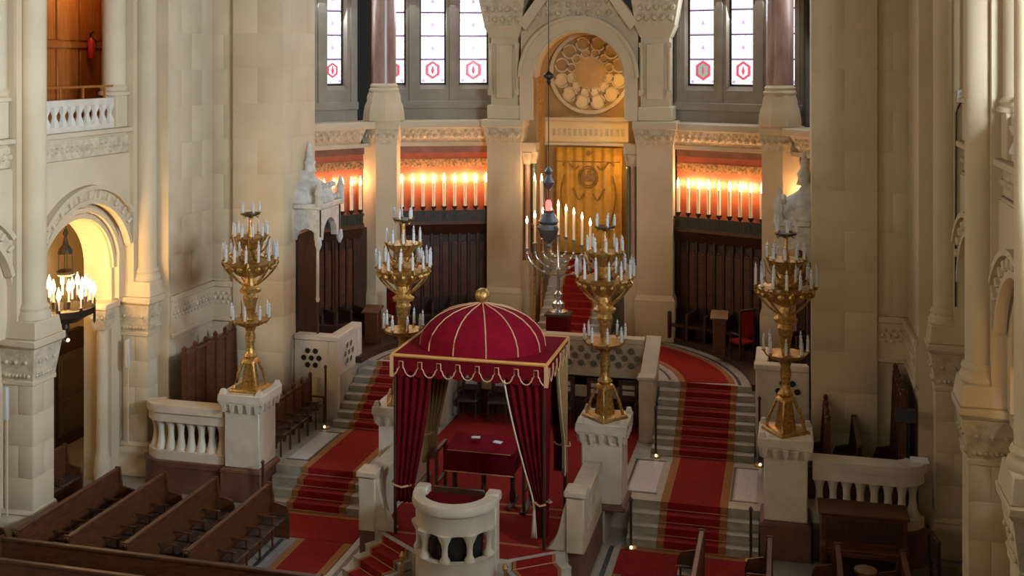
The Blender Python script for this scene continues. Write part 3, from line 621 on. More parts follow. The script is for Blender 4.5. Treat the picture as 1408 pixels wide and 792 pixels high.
# tabernacle thrones against the jambs of the apse arch
for s, sn in SIDES:
    TY = lambda y: 4.12+(y-3.89)*.84
    mx = lambda x, y, z: (s*x, TY(y), z)
    t = thing('canopied_throne', 'dark throne under a carved white stone canopy against the %s jamb of the apse arch' % sn, 'throne', (s*6.1, 4.12, ZU))
    part(MB(mx).box(6.36, 6.44, 3.2, 4.6, ZU, 5.3), 'wood_back', WOODD, t)
    part(MB(mx).box(5.85, 6.36, 3.35, 4.45, 2.2, 2.32), 'seat', WOODD, t); part(MB(mx).box(5.9, 6.36, 3.4, 4.4, ZU, 2.2), 'seat_base', WOODD, t)
    part(MB(mx).box(5.8, 6.4, 3.27, 3.37, 2.3, 2.75), 'arm', WOODD, t); part(MB(mx).box(5.8, 6.4, 4.43, 4.53, 2.3, 2.75), 'arm', WOODD, t)
    part(MB(mx).lathe([(.03, 3.6), (.06, 3.68), (.042, 3.76), (.042, 4.95), (.09, 5.2)], 5.82, 3.22, 10), 'colonnette', MARB, t)
    for y in (3.22, 4.55): part(MB(mx).box(5.79, 5.85, y-.03, y+.03, 2.3, 3.62 if y < 4 else 5.2), 'dark_post', WOODD, t)
    xg = lambda u, t_, z: (s*t_, TY(u), z)
    part(MB(xg).arch_wall(3.1, 4.68, 5.2, 6.0, 3.89, 5.2, .52, 5.72, 5.88, 12), 'front_arch', CARV, t)
    part(MB(mx).arch_wall(5.72, 6.44, 5.2, 6.0, 6.08, 5.2, .3, 3.06, 3.2, 12), 'side_arch', CARV, t)
    part(MB(mx).arch_wall(5.72, 6.44, 5.2, 6.0, 6.08, 5.2, .3, 4.58, 4.7, 12), 'side_arch', CARV, t)
    part(MB(mx).box(5.62, 6.44, 2.98, 4.78, 6.0, 6.15), 'cornice', CARV, t, .03)
    def dome(i, j):
        a = PI/2+PI*i; pr_ = [(1.0, 0), (1.02, .12), (.92, .35), (.7, .55), (.42, .72), (.25, .9), (.2, 1.0)]
        k = min(int(j*6), 5); f_ = j*6-k; r0 = pr_[k][0]+(pr_[k+1][0]-pr_[k][0])*f_; h = pr_[k][1]+(pr_[k+1][1]-pr_[k][1])*f_
        return (s*(6.44+.78*r0*math.cos(a)), TY(3.88+.86*r0*math.sin(a)), 6.15+h*.8)
    part(MB().grid(dome, 20, 12), 'ogee_dome', CARV, t)
    part(MB().lathe([(.18, 6.9), (.14, 7.05), (.17, 7.15), (.08, 7.3), (.1, 7.38), (.02, 7.7)], s*6.3, TY(3.88), 10), 'pinnacle', CARV, t)
    for y in (3.05, 4.7):
        part(MB(mx).lathe([(.12, 6.1), (.1, 6.35), (.13, 6.42), (.02, 6.75)], 5.72, y, 8), 'small_pinnacle', CARV, t)
        part(MB(mx).lathe([(.03, 4.95), (.1, 5.1), (.08, 5.3)], 5.74, y, 8), 'pendant', CARV, t)
    q = MB(mx)
    for k in range(7): q.ball((5.7, 3.1+k*.26, 6.25), .08, 6, 4)
    for k in range(5): q.ball((5.82, 3.35+k*.26, 6.55), .08, 6, 4)
    part(q, 'crockets', CARV, t, kind='stuff')
# ================================================================== STAIRS AND CARPETS
ORD = ('first', 'second', 'third', 'fourth', 'fifth', 'sixth', 'seventh', 'eighth', 'ninth', 'tenth')
def flight(xf, x0, x1, y0, z0, n, rise, tread, label, loc, c0, c1, clabel, border=.15, rods=True, yend=None):
    st = thing('staircase', label, 'staircase', loc)
    ye = y0+tread*(n-1)+.02 if yend is None else yend
    for k in range(n-1):
        y = y0+k*tread; z = z0+(k+1)*rise
        part(MB(xf).box(x0, x1, y, ye, z-rise, z-.035), 'riser', STEPM, st)
        part(MB(xf).box(x0, x1, y-.025, y+tread+.01 if k < n-2 else ye, z-.035, z), 'step', STEPM if k % 1 == 0 else MARB, st, .008)
    part(MB(xf).box(x0, x1, ye-.02, ye, z0, z0+n*rise-.035), 'riser', STEPM, st)
    if c0 is None: return st
    ca = thing('stair_carpet', clabel, 'carpet', loc)
    def strip(a, b_, nm, m, t=.014):
        q = MB(xf)
        for k in range(n):
            y = y0+k*tread-.025; z = z0+k*rise
            q.box(a, b_, y-t, y, z+.001, z+rise+t)
            if k < n-1: q.box(a, b_, y, y+tread-.002, z+rise, z+rise+t)
        return part(q, nm, m, ca)
    strip(c0+border, c1-border, 'red_field', CARPET); strip(c0, c0+border, 'gold_border', CARPB); strip(c1-border, c1, 'gold_border', CARPB)
    if rods:
        for k in range(n):
            y = y0+k*tread-.03; z = z0+k*rise
            part(MB(xf).tube([(c0-.04, y-.02, z+.025), (c1+.04, y-.02, z+.025)], .008, 6), 'stair_rod', TRIM, ca)
    return st
def flat_carpet(name, label, x0, x1, y0, y1, z, border=.17, sides='lrfb', xf=None, loc=None):
    """carpet with borders on the given sides"""
    ca = thing(name, label, 'carpet', loc or (((x0+x1)/2, (y0+y1)/2, z)))
    bl, br = (border if 'l' in sides else 0), (border if 'r' in sides else 0)
    bf, bb = (border if 'f' in sides else 0), (border if 'b' in sides else 0)
    t = .014
    part(MB(xf).box(x0+bl, x1-br, y0+bf, y1-bb, z+.001, z+t), 'red_field', CARPET, ca)
    if bl: part(MB(xf).box(x0, x0+bl, y0, y1, z+.001, z+t), 'gold_border', CARPB, ca)
    if br: part(MB(xf).box(x1-br, x1, y0, y1, z+.001, z+t), 'gold_border', CARPB, ca)
    if bf: part(MB(xf).box(x0+bl, x1-br, y0, y0+bf, z+.001, z+t), 'gold_border', CARPB, ca)
    if bb: part(MB(xf).box(x0+bl, x1-br, y1-bb, y1, z+.001, z+t), 'gold_border', CARPB, ca)
    return ca
for s, sn in SIDES:
    mx = lambda x, y, z: (s*x, y, z)
    flight(mx, 2.74, 5.36, -.51, 0, 4, .1575, .267, 'short lower marble flight up to the %s landing' % sn, (s*4.05, -.1, 0), 3.35, 4.73, 'red stair carpet on the short lower flight, %s side' % sn)
    flight(mx, 2.82, 5.18, 3.03, ZL, 8, (ZU-ZL)/8, .281, 'long upper marble flight from the %s landing to the platform' % sn, (s*4.0, 4.0, ZL), 3.33, 4.72, 'red stair carpet on the long upper flight, %s side' % sn)
    flat_carpet('landing_carpet', 'red runner with gold borders on the %s landing between the two flights' % sn, min(s*3.35, s*4.73), max(s*3.35, s*4.73), .27, 2.99, ZL, sides='lr')
    # curved carpet on the upper platform
    cc = thing('curved_carpet', 'curved red carpet on the platform leading from the %s stairs to the ark' % sn, 'carpet', (s*2.6, 7.3, ZU))
    a0, a1 = (R(8.5), R(80)) if s > 0 else (R(100), R(171.5))
    part(ring_slab(0, 4.5, 3.48, 4.55, ZU+.001, ZU+.014, a0, a1), 'red_field', CARPET, cc)
    part(ring_slab(0, 4.5, 4.55, 4.70, ZU+.001, ZU+.014, a0, a1), 'gold_border', CARPB, cc)
    part(ring_slab(0, 4.5, 3.33, 3.48, ZU+.001, ZU+.014, a0, a1), 'gold_border', CARPB, cc)
    # diagonal flight beside the marble lectern
    P1 = Vector((s*1.88, -2.5, 0)); P2 = Vector((s*.92, -3.19, 0)); Ld = (P2-P1).length; ud = (P2-P1)/Ld
    nd = Vector((s*-ud.y*s, s*ud.x*s, 0)); nd = Vector((ud.y, -ud.x, 0)); nd = nd if nd.y < 0 else -nd
    B = P1+nd*.26*3
    xd = lambda a, b_, z: tuple(B+ud*a-nd*b_+Vector((0, 0, z)))
    flight(xd, 0, Ld, 0, 0, 4, .1575, .26, 'slanting marble steps on the %s of the round lectern' % sn, (*xd(Ld/2, .4, 0)[:2], 0), .22, Ld-.1, 'red carpet on the slanting steps, %s of the round lectern' % sn, border=.07, yend=.79)
    # nave floor carpets
    xa, xb = sorted((s*2.66, s*3.86))
    flat_carpet('nave_carpet', 'red floor carpet running down the nave, %s side' % sn, xa, xb, -5.3, -1.84, 0, sides='lr')
    xa, xb = sorted((s*2.66, s*5.42))
    flat_carpet('cross_carpet', 'red floor carpet across the foot of the %s stairs' % sn, xa, xb, -1.82, -.56, 0, sides='b')
bc = thing('bimah_carpet', 'red carpet with gold edge covering the floor under the velvet canopy', 'carpet', (0, 0, ZL))
part(MB().box(-1.86, 1.86, -2.42, .6, ZL+.001, ZL+.014).box(-2.4, 2.4, .6, 4.9, ZL+.001, ZL+.014), 'red_field', CARPET, bc)
part(MB().prism([(-1.7, -2.5, ZL+.001), (-.9, -3.06, ZL+.001), (.9, -3.06, ZL+.001), (1.7, -2.5, ZL+.001)], (0, 0, .013)), 'front_field', CARPET, bc)
part(MB().box(-1.86, 1.86, -2.5, -2.42, ZL+.001, ZL+.015), 'gold_border', CARPB, bc)
for y in (-1.1, -.72): part(MB().box(-1.8, 1.8, y, y+.08, ZL+.014, ZL+.018), 'gold_stripe', CARPB, bc)
flight(None, -.93, .93, 6.9, ZU, 13, (3.85-ZU)/13, .245, 'steep marble steps rising to the golden ark curtain', (0, 7.5, ZU), -.5, .55, 'red carpet on the steep steps up to the ark', border=.05, rods=False, yend=9.9)

# ================================================================== PEDESTALS AND CANDELABRA
def pedestal(loc, label, z0):
    x, y, _ = loc
    p = thing('lamp_pedestal', label, 'pedestal', (x, y, z0), 'marble pedestals under the great candelabra')
    part(MB().frust(x, y, z0, .72, .49, .49, .49, .49).frust(x, y, .66, .75, .51, .51, .45, .45), 'red_stone_foot', REDST, p, .015)
    part(MB().box(x-.42, x+.42, y-.42, y+.42, .75, 2.0), 'shaft', MARB, p, .02)
    part(MB().frust(x, y, 2.16, 2.22, .5, .5, .53, .53).frust(x, y, 2.22, 2.40, .53, .53, .53, .53), 'top_slab', MARB, p, .015)
    part(MB().frust(x, y, 2.0, 2.16, .42, .42, .46, .46), 'neck', MARB, p)
    q = MB()
    for k in range(5):
        t = -.4+k*.2
        for (dx, dy) in ((t, -.47), (t, .47), (-.47, t), (.47, t)):
            part(MB().frust(x+dx, y+dy, 2.0, 2.18, .028, .028, .055, .055), 'corbel', MARB, p)
    for sx in (-1, 1):
        for sy in (-1, 1): part(MB().frust(x+sx*.44, y+sy*.44, 2.40, 2.50, .07, .07, .04, .04), 'corner_acroterion', MARB, p)
    return p
pedestal((-5.88, 0, 0), 'leftmost white marble lamp pedestal, beside the left balustrade', 0)
pedestal((-2.22, 0, 0), 'white marble lamp pedestal half hidden behind the left canopy curtain', ZL)
pedestal((2.22, 0, 0), 'white marble lamp pedestal right of the velvet canopy', ZL)
pedestal((5.88, 0, 0), 'rightmost white marble lamp pedestal, beside the right balustrade', 0)
cd = thing('candelabrum', 'leftmost tall gilded candelabrum, on the pedestal by the left balustrade', 'candelabrum', (0, 0, 0), 'great gilded candelabra')
q = MB()
for sx in (-1, 1):
    for sy in (-1, 1): part(MB().tube([(sx*.27, sy*.27, .06), (sx*.2, sy*.2, .38), (sx*.12, sy*.12, .64)], .035, 6), 'base_leg', GILT, cd)
part(MB().frust(0, 0, 0, .07, .36, .36, .34, .34), 'base_plate', GILT, cd, .02)
part(MB().frust(0, 0, .07, .6, .15, .15, .09, .09), 'base_core', GILT, cd)
part(MB().frust(0, 0, .6, .70, .17, .17, .13, .13), 'base_cap', GILT, cd, .02)
part(MB().lathe([(.12, .70), (.16, .76), (.10, .84), (.085, 1.0), (.12, 1.18), (.09, 1.3), (.13, 1.4), (.16, 1.46), (.12, 1.52), (.08, 1.6), (.10, 1.72), (.14, 1.95), (.17, 2.08), (.12, 2.16)], 0, 0, 14), 'lower_stem', GILT, cd)
part(MB().lathe([(.12, 2.16), (.23, 2.2), (.24, 2.26), (.18, 2.3), (.14, 2.42), (.10, 2.52), (.2, 2.62)], 0, 0, 14), 'knop', GILT, cd)
bowl = part(MB().lathe([(.12, 2.52), (.30, 2.6), (.46, 2.74), (.56, 2.82), (.58, 2.88), (.5, 2.9)], 0, 0, 24), 'bowl', GILT, cd)
for k in range(8):
    a = 2*PI*(k+.5)/8; ca, sa = math.cos(a), math.sin(a)
    part(MB().tube([(r_*ca, r_*sa, z_) for r_, z_ in ((.13, 2.34), (.22, 2.40), (.34, 2.50), (.46, 2.62), (.56, 2.74), (.63, 2.86), (.60, 2.93))], .022, 5), 'scroll_arm', GILT, cd)
    part(MB().tube([(r_*ca, r_*sa, z_) for r_, z_ in ((.12, 3.02), (.26, 3.1), (.36, 3.22), (.40, 3.36), (.44, 3.45))], .018, 5), 'upper_scroll', GILT, cd)
q = MB()
for k in range(16):
    a = 2*PI*k/16; q.ball((.52*math.cos(a), .52*math.sin(a), 2.78), .07, 6, 4)
part(q, 'bowl_leaves', GILT, cd, kind='stuff')
part(MB().lathe([(.2, 2.86), (.26, 2.95), (.2, 3.05), (.13, 3.15), (.2, 3.25), (.28, 3.32), (.36, 3.4), (.38, 3.45), (.3, 3.45), (.08, 3.46), (.05, 3.6), (.035, 3.92)], 0, 0, 16), 'upper_stem', GILT, cd)
part(MB().lathe([(.04, 3.88), (.12, 3.92), (.22, 3.95), (.22, 3.98), (.05, 3.98)], 0, 0, 16), 'top_tray', IRON, cd)
part(MB().lathe([(.12, 1.40), (.26, 1.46), (.38, 1.52), (.40, 1.57), (.3, 1.57), (.1, 1.58)], 0, 0, 20), 'lower_ring', GILT, cd)
def cand_ring(n, r, z, h, ph, nm):
    for k in range(n):
        a = ph+2*PI*k/n; x, y = r*math.cos(a), r*math.sin(a)
        part(MB().tube([(x*.55, y*.55, z-.06), (x*.85, y*.85, z-.10), (x, y, z)], .02, 5), 'arm', GILT, cd)
        c_ = part(MB().lathe([(.012, z-.01), (.045, z+.01), (.045, z+.03)], x, y, 8), 'cup', GILT, cd)
        part(MB().lathe([(.03, z+.03), (.03, z+h*.72), (.012, z+h*.76), (.024, z+h*.84), (.004, z+h)], x, y, 8), 'candle', WAX, c_)
cand_ring(8, .43, 1.60, .36, .2, ''); cand_ring(14, .60, 2.93, .42, .1, ''); cand_ring(6, .42, 3.05, .36, .4, ''); cand_ring(10, .38, 3.47, .32, .3, ''); cand_ring(5, .2, 3.98, .26, .5, '')
cd.location = (-5.88, 0, 2.40)
copy_tree(cd, (-2.22, 0, 2.40), 'gilded candelabrum rising just behind the left edge of the velvet canopy', R(20))
copy_tree(cd, (2.22, 0, 2.40), 'gilded candelabrum right of the velvet canopy, in front of the ark steps', R(50))
copy_tree(cd, (5.88, 0, 2.40), 'rightmost tall gilded candelabrum, on the pedestal by the right balustrade', R(35))

# ================================================================== BALUSTRADES
def baluster_mb(x, y, z0, z1, r=.085):
    h = z1-z0
    return MB().lathe([(r, z0), (r*.98, z0+.06*h), (r*.72, z0+.2*h), (r*.56, z0+.4*h), (r*.5, z0+.55*h), (r*.56, z0+.7*h), (r*.75, z0+.85*h), (r*.98, z0+.95*h), (r, z1)], x, y, 10)
def sweep(path, w, z0, z1, s):
    """rectangular section swept along a plan path"""
    m = MB(); n = len(path); vs = []; fs = []
    for i in range(n):
        p = Vector(path[i]); t = (Vector(path[min(i+1, n-1)])-Vector(path[max(i-1, 0)])).normalized(); nn = Vector((-t.y, t.x))
        for off, z in ((-w, z0), (w, z0), (w, z1), (-w, z1)):
            q = p+nn*off; vs.append((s*q.x, q.y, z))
    for i in range(n-1):
        for k in range(4): fs.append((4*i+k, 4*i+(k+1) % 4, 4*i+4+(k+1) % 4, 4*i+4+k))
    fs += [(0, 1, 2, 3), (4*n-1, 4*n-2, 4*n-3, 4*n-4)]
    return m.add(vs, fs)
for s, sn in SIDES:
    bl = thing('balustrade', 'white marble balustrade on a red stone base, %s of the lamp pedestals' % sn, 'balustrade', (s*7.4, -.1, 0))
    path = [(6.40, -.10), (7.0, -.10), (7.95, -.10)]+[(7.95+.46*math.sin(a), .36-.46*math.cos(a)) for a in [R(13*k) for k in range(1, 6)]]
    P = [Vector(p) for p in path]; 
    part(sweep(path, .24, 0, .66, s), 'red_base', REDST, bl); part(sweep(path, .27, .60, .72, s), 'red_moulding', REDST, bl)
    part(sweep(path, .17, .72, .92, s), 'bottom_rail', MARB, bl); part(sweep(path, .17, 1.58, 1.80, s), 'top_rail', MARB, bl); part(sweep(path, .22, 1.80, 1.97, s), 'handrail', MARB, bl)
    d = [0]
    for i in range(1, len(P)): d.append(d[-1]+(P[i]-P[i-1]).length)
    nb = 8
    for k in range(nb):
        t = d[-1]*(k+.5)/nb; i = max(j for j in range(len(d)-1) if d[j] <= t); q = P[i].lerp(P[i+1], (t-d[i])/(d[i+1]-d[i]))
        part(baluster_mb(s*q.x, q.y, .92, 1.58, .132), 'baluster', MARB, bl)
    # bimah side wall
    mx = lambda x, y, z: (s*x, y, z)
    wl = thing('bimah_parapet', 'low marble wall with scrolled end closing the %s side of the canopied platform' % sn, 'parapet', (s*2.08, -1.5, 0))
    part(MB(mx).box(1.92, 2.26, -2.44, -.53, 0, ZL), 'red_base', REDST, wl)
    part(MB(mx).box(1.90, 2.24, -2.55, -2.2, ZL, 1.68), 'end_post', AGED, wl, .015)
    part(MB(mx).box(1.86, 2.28, -2.6, -2.15, 1.68, 1.80), 'post_cap', AGED, wl, .02)
    part(MB(mx).box(1.90, 2.24, -2.2, -.53, ZL, .95), 'bottom_rail', AGED, wl); part(MB(mx).box(1.88, 2.26, -2.2, -.53, 1.48, 1.66), 'top_rail', AGED, wl, .02)
    part(MB(mx).box(1.92, 2.06, -2.2, -.53, .95, 1.48), 'inner_panel', AGED, wl)
    for k in range(7): part(baluster_mb(s*2.15, -2.06+k*.25, .95, 1.48, .07), 'baluster', AGED, wl)
    fl_ = [(1.90, 1.6), (1.86, 1.5), (1.80, 1.25), (1.74, 1.0), (1.66, .8), (1.52, ZL), (1.90, ZL)]
    part(MB(mx).prism([(x, -2.5, z) for x, z in fl_], (0, .28, 0)), 'scrolled_buttress', AGED, wl)
    # ---- platform parapets
    fp = thing('stair_parapet', 'sloping marble parapet on the inner edge of the %s upper stairs' % sn, 'parapet', (s*2.65, 4.4, ZL))
    part(MB(mx).box(2.44, 2.80, 3.72, 4.02, ZL, 2.12), 'post', AGED, fp, .015); part(MB(mx).box(2.40, 2.84, 3.68, 4.06, 2.12, 2.22), 'post_cap', AGED, fp, .02)
    part(MB(mx).hexa([(2.5, 4.02, ZL), (2.76, 4.02, ZL), (2.76, 5.2, ZL), (2.5, 5.2, ZL), (2.5, 4.02, 2.05), (2.76, 4.02, 2.05), (2.76, 5.2, 2.72), (2.5, 5.2, 2.72)]), 'wall', AGED, fp)
    part(MB(mx).hexa([(2.44, 4.02, 2.05), (2.82, 4.02, 2.05), (2.82, 5.26, 2.72), (2.44, 5.26, 2.72), (2.44, 4.02, 2.17), (2.82, 4.02, 2.17), (2.82, 5.26, 2.84), (2.44, 5.26, 2.84)]), 'coping', AGED, fp)
    op = thing('outer_parapet', 'pierced marble parapet beside the %s throne at the head of the stairs' % sn, 'parapet', (s*5.8, 3.6, ZL))
    part(MB(mx).box(5.46, 6.40, 3.42, 3.6, ZL, 2.66), 'front_wall', MARB, op)
    part(MB(mx).box(5.2, 5.46, 3.40, 3.66, ZL, 2.66), 'corner_post', MARB, op, .015)
    part(MB(mx).box(5.24, 5.42, 3.66, 4.95, 1.5, 2.66), 'return_wall', MARB, op)
    part(MB(mx).box(5.16, 6.40, 3.36, 3.66, 2.66, 2.80).box(5.18, 5.48, 3.66, 5.0, 2.66, 2.80), 'coping', MARB, op, .02)
    part(MB(mx).box(5.2, 5.46, 4.8, 5.05, ZU, 2.66), 'end_post', MARB, op, .015)
    part(MB(mx).box(5.5, 6.36, 3.38, 3.44, 1.6, 1.72), 'string_course', MARB, op)
    part(MB(mx).box(5.55, 6.3, 3.40, 3.43, .75, 1.5), 'lower_panel', LIME, op, .02)
    def roundel(cx, cz, r, plane, off):
        pts = [(cx+r*math.cos(2*PI*j/12), cz+r*math.sin(2*PI*j/12)) for j in range(13)]
        return [(a, off, b_) if plane == 'y' else (off, a, b_) for a, b_ in pts]
    for (cx, cz) in ((5.72, 2.2), (5.93, 2.2), (6.14, 2.2), (5.82, 2.38), (6.03, 2.38), (5.82, 2.02), (6.03, 2.02)):
        part(MB(lambda x, y, z: (s*x, z, y)).cyl(cx, cz, 3.405, 3.425, .075, 10), 'hole_shade_disc', BLACK, op)  # black disc on a solid wall paints the shade of a piercing
        part(MB(mx).tube(roundel(cx, cz, .09, 'y', 3.405), .018, 5), 'tracery_ring', MARB, op)
    for (cy_, cz) in ((3.95, 2.2), (4.2, 2.2), (4.45, 2.2), (4.08, 2.4), (4.33, 2.4), (4.08, 2.0), (4.33, 2.0)):
        part(MB(mx).tube(roundel(cy_, cz, .1, 'x', 5.225), .018, 5), 'tracery_ring', MARB, op)
        part(MB(lambda x, y, z: (s*z, x, y)).cyl(cy_, cz, 5.225, 5.245, .085, 10), 'hole_shade_disc', DOORG, op)  # dark disc colours in the shade of an opening
cp = thing('platform_parapet', 'wide pierced marble parapet at the platform edge below the ark steps', 'parapet', (0, 5.1, 1.25))
part(MB().box(-2.42, 2.42, 5.0, 5.2, 1.25, 2.66), 'wall', AGED, cp); part(MB().box(-2.42, 2.42, 4.94, 5.26, 2.66, 2.80), 'coping', AGED, cp, .02)
part(MB().box(-2.42, 2.42, 4.92, 5.02, 1.25, 1.55), 'lower_moulding', AGED, cp, .03)
for k in range(15):
    x = -2.24+k*.32
    for (dx, z) in ((0, 2.28), (.16, 2.46), (.16, 2.10)):
        if x+dx > 2.3: continue
        part(MB(lambda x_, y_, z_: (x_, z_, y_)).cyl(x+dx, z, 4.985, 5.005, .085, 10), 'hole_shade_disc', DOORG, cp)  # wall is solid here; dark discs paint the shaded openings
        part(MB().tube([(x+dx+.11*math.cos(2*PI*j/12), 4.985, z+.11*math.sin(2*PI*j/12)) for j in range(13)], .02, 5), 'tracery_ring', AGED, cp)
# ================================================================== CANOPY
CX0, CX1, CY0, CY1, CZ = -1.53, 1.53, -2.59, -.49, 4.14
can = thing('bimah_canopy', 'red velvet canopy with domed top, gold braid and drawn curtains', 'canopy', (0, -1.54, ZL))
part(MB().hexa([(CX0, CY0, CZ-.03), (CX1, CY0, CZ-.03), (CX1, CY1, CZ-.03), (CX0, CY1, CZ-.03), (CX0+.02, CY0+.02, CZ), (CX1-.02, CY0+.02, CZ), (CX1-.02, CY1-.02, CZ), (CX0+.02, CY1-.02, CZ)]), 'roof', VELV, can)
prof = [(1.0, 0), (.985, .16), (.93, .32), (.83, .47), (.70, .60), (.54, .70), (.36, .77), (.18, .815), (.05, .86), (.02, .9)]
dm = part(MB(lambda x, y, z: (x*1.27, -1.54+y*.97, CZ+z)).lathe(prof, 0, 0, 48), 'dome', VELV, can)
for k in range(12):
    a = R(15+30*k); pts = [((r_+.004)*1.27*math.cos(a), -1.54+(r_+.004)*.97*math.sin(a), CZ+z+.004) for r_, z in prof]
    part(MB().tube(pts, .014, 5), 'braid_rib', TRIM, dm)
part(MB().ball((0, -1.54, CZ+1.0), .15, 16, 10), 'finial_ball', GILT, can); part(MB().lathe([(.05, CZ+.82), (.08, CZ+.86), (.03, CZ+.9)], 0, -1.54, 10), 'finial_neck', GILT, can)
def valance(p0, p1, n, nm):
    p0, p1 = Vector(p0), Vector(p1); L = (p1-p0).length; u = (p1-p0)/L; w_ = L/n; nrm = Vector((u.y, -u.x, 0))
    va = MB(); N = n*12; pts = []
    def zb(t): return CZ-.40+.10*abs(math.cos(PI*t))**1.5 if False else CZ-.42+.13*(2*abs((t % 1)-.5))**2
    for i in range(N+1):
        t = i/12; p = p0+u*(L*i/N)
        pts.append((p, zb(t)))
    vs = []; fs = []
    for p, z in pts:
        a, b_ = p-nrm*.0, p+nrm*.015; vs += [(a.x, a.y, z), (a.x, a.y, CZ), (b_.x, b_.y, CZ), (b_.x, b_.y, z)]
    for i in range(N):
        for k in range(4): fs.append((4*i+k, 4*i+(k+1) % 4, 4*i+4+(k+1) % 4, 4*i+4+k))
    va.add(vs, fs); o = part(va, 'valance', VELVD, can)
    br = []
    for j in range(n):
        for dx, z in ((0, -.30), (.04, -.235), (.06, -.16), (0.14, -.16), (.145, -.24), (.22, -.30), (.32, -.365), (.5, -.405), (.68, -.365), (.78, -.30), (.855, -.24), (.86, -.16), (.94, -.16), (.96, -.235)):
            pass
        for dx, z in ((0.0, -.405), (.15, -.385), (.27, -.33), (.33, -.265), (.395, -.245), (.40, -.12), (.60, -.12), (.605, -.245), (.67, -.265), (.73, -.33), (.85, -.385)):
            q = p0+u*(w_*(j+dx))+nrm*.02; br.append((q.x, q.y, CZ+z))
    q = p1+nrm*.02; br.append((q.x, q.y, CZ-.415))
    part(MB().tube(br, .014, 5), 'scalloped_braid', TRIM, o)
    for e in (p0,): part(MB().box(e.x-.035, e.x+.035, e.y-.035, e.y+.035, CZ-.43, CZ-.01), 'corner_braid', TRIM, can)
    a, b_ = p0+nrm*.01, p1+nrm*.01; part(MB().tube([(a.x, a.y, CZ-.01), (b_.x, b_.y, CZ-.01)], .034, 6), 'edge_braid', TRIMG, can)
valance((CX0, CY0, 0), (CX1, CY0, 0), 8, 'front'); valance((CX1, CY0, 0), (CX1, CY1, 0), 6, 'right'); valance((CX1, CY1, 0), (CX0, CY1, 0), 8, 'back'); valance((CX0, CY1, 0), (CX0, CY0, 0), 6, 'left')
for x in (CX0+.05, CX1-.05):
    for y in (CY0+.05, CY1-.05): part(MB().cyl(x, y, ZL, CZ-.02, .035, 8), 'post', WOODD, can)
def drape(corner, d1, w_top, z_tie, z_bot, gather, m, nm, folds=5, tail=None, w_bot=None, lining=None):
    """curtain hung from the canopy edge at a corner, spread along d1, gathered towards the corner at z_tie"""
    c_, d1 = Vector(corner), Vector(d1); nrm = Vector((-d1.y, d1.x, 0)); z_top = CZ-.08
    def fn(i, j):
        z = z_top+(z_bot-z_top)*j; tt = (z_top-z)/(z_top-z_tie)
        wv = w_top+(gather-w_top)*min(tt, 1)**1.3 if tt <= 1 else gather+((w_bot or gather)-gather)*(z_tie-z)/(z_tie-z_bot+1e-6)
        am = .05*(1-.35*min(tt, 1))
        p = c_+d1*(.02+wv*i)+nrm*(am*math.sin(i*folds*2*PI)); return (p.x, p.y, z)
    o = part(MB().grid(fn, folds*10, 16), nm, m, can); sm = o.modifiers.new('s', 'SOLIDIFY'); sm.thickness = .012
    if lining:
        pts = [fn(1.0, j/16) for j in range(17)]
        def lf(i, j):
            x, y, z = fn(1.0, j); k = .03+.09*max(0, (z_tie-z)/(z_tie-z_bot+1e-6)); q = Vector((x, y, z))+d1*(.0+k*(i-.5))-nrm*(.03*(1 if nrm.y > 0 else -1)); return tuple(q)
        o2 = part(MB().grid(lf, 2, 16), 'lining_edge', CREAMC, o); sm = o2.modifiers.new('s', 'SOLIDIFY'); sm.thickness = .012
    part(MB().tube([tuple(c_+d1*.0+nrm*.07+Vector((0, 0, z_tie))), tuple(c_+d1*(gather*.5)+nrm*.1+Vector((0, 0, z_tie-.03))), tuple(c_+d1*(gather+.02)+nrm*.03+Vector((0, 0, z_tie))), tuple(c_+d1*(gather*.5)-nrm*.1+Vector((0, 0, z_tie-.03))), tuple(c_-nrm*.07+Vector((0, 0, z_tie)))], .02, 6), 'tieback', TRIM, o)
    return o
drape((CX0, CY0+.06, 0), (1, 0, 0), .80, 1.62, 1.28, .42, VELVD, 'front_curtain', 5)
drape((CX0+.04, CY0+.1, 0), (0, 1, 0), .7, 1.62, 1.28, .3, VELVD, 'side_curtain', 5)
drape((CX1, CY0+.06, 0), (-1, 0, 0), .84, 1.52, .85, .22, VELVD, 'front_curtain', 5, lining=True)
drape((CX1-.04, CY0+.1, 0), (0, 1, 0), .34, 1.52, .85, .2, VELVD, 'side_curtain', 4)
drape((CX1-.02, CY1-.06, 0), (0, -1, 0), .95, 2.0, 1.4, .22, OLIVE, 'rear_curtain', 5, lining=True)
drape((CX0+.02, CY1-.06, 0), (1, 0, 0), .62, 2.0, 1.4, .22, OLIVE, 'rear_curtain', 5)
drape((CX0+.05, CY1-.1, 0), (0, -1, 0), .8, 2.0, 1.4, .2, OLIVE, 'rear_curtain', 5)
drape((CX1-.05, CY1-.08, 0), (-1, 0, 0), .3, 2.0, 1.4, .2, VELVD, 'rear_curtain', 3)
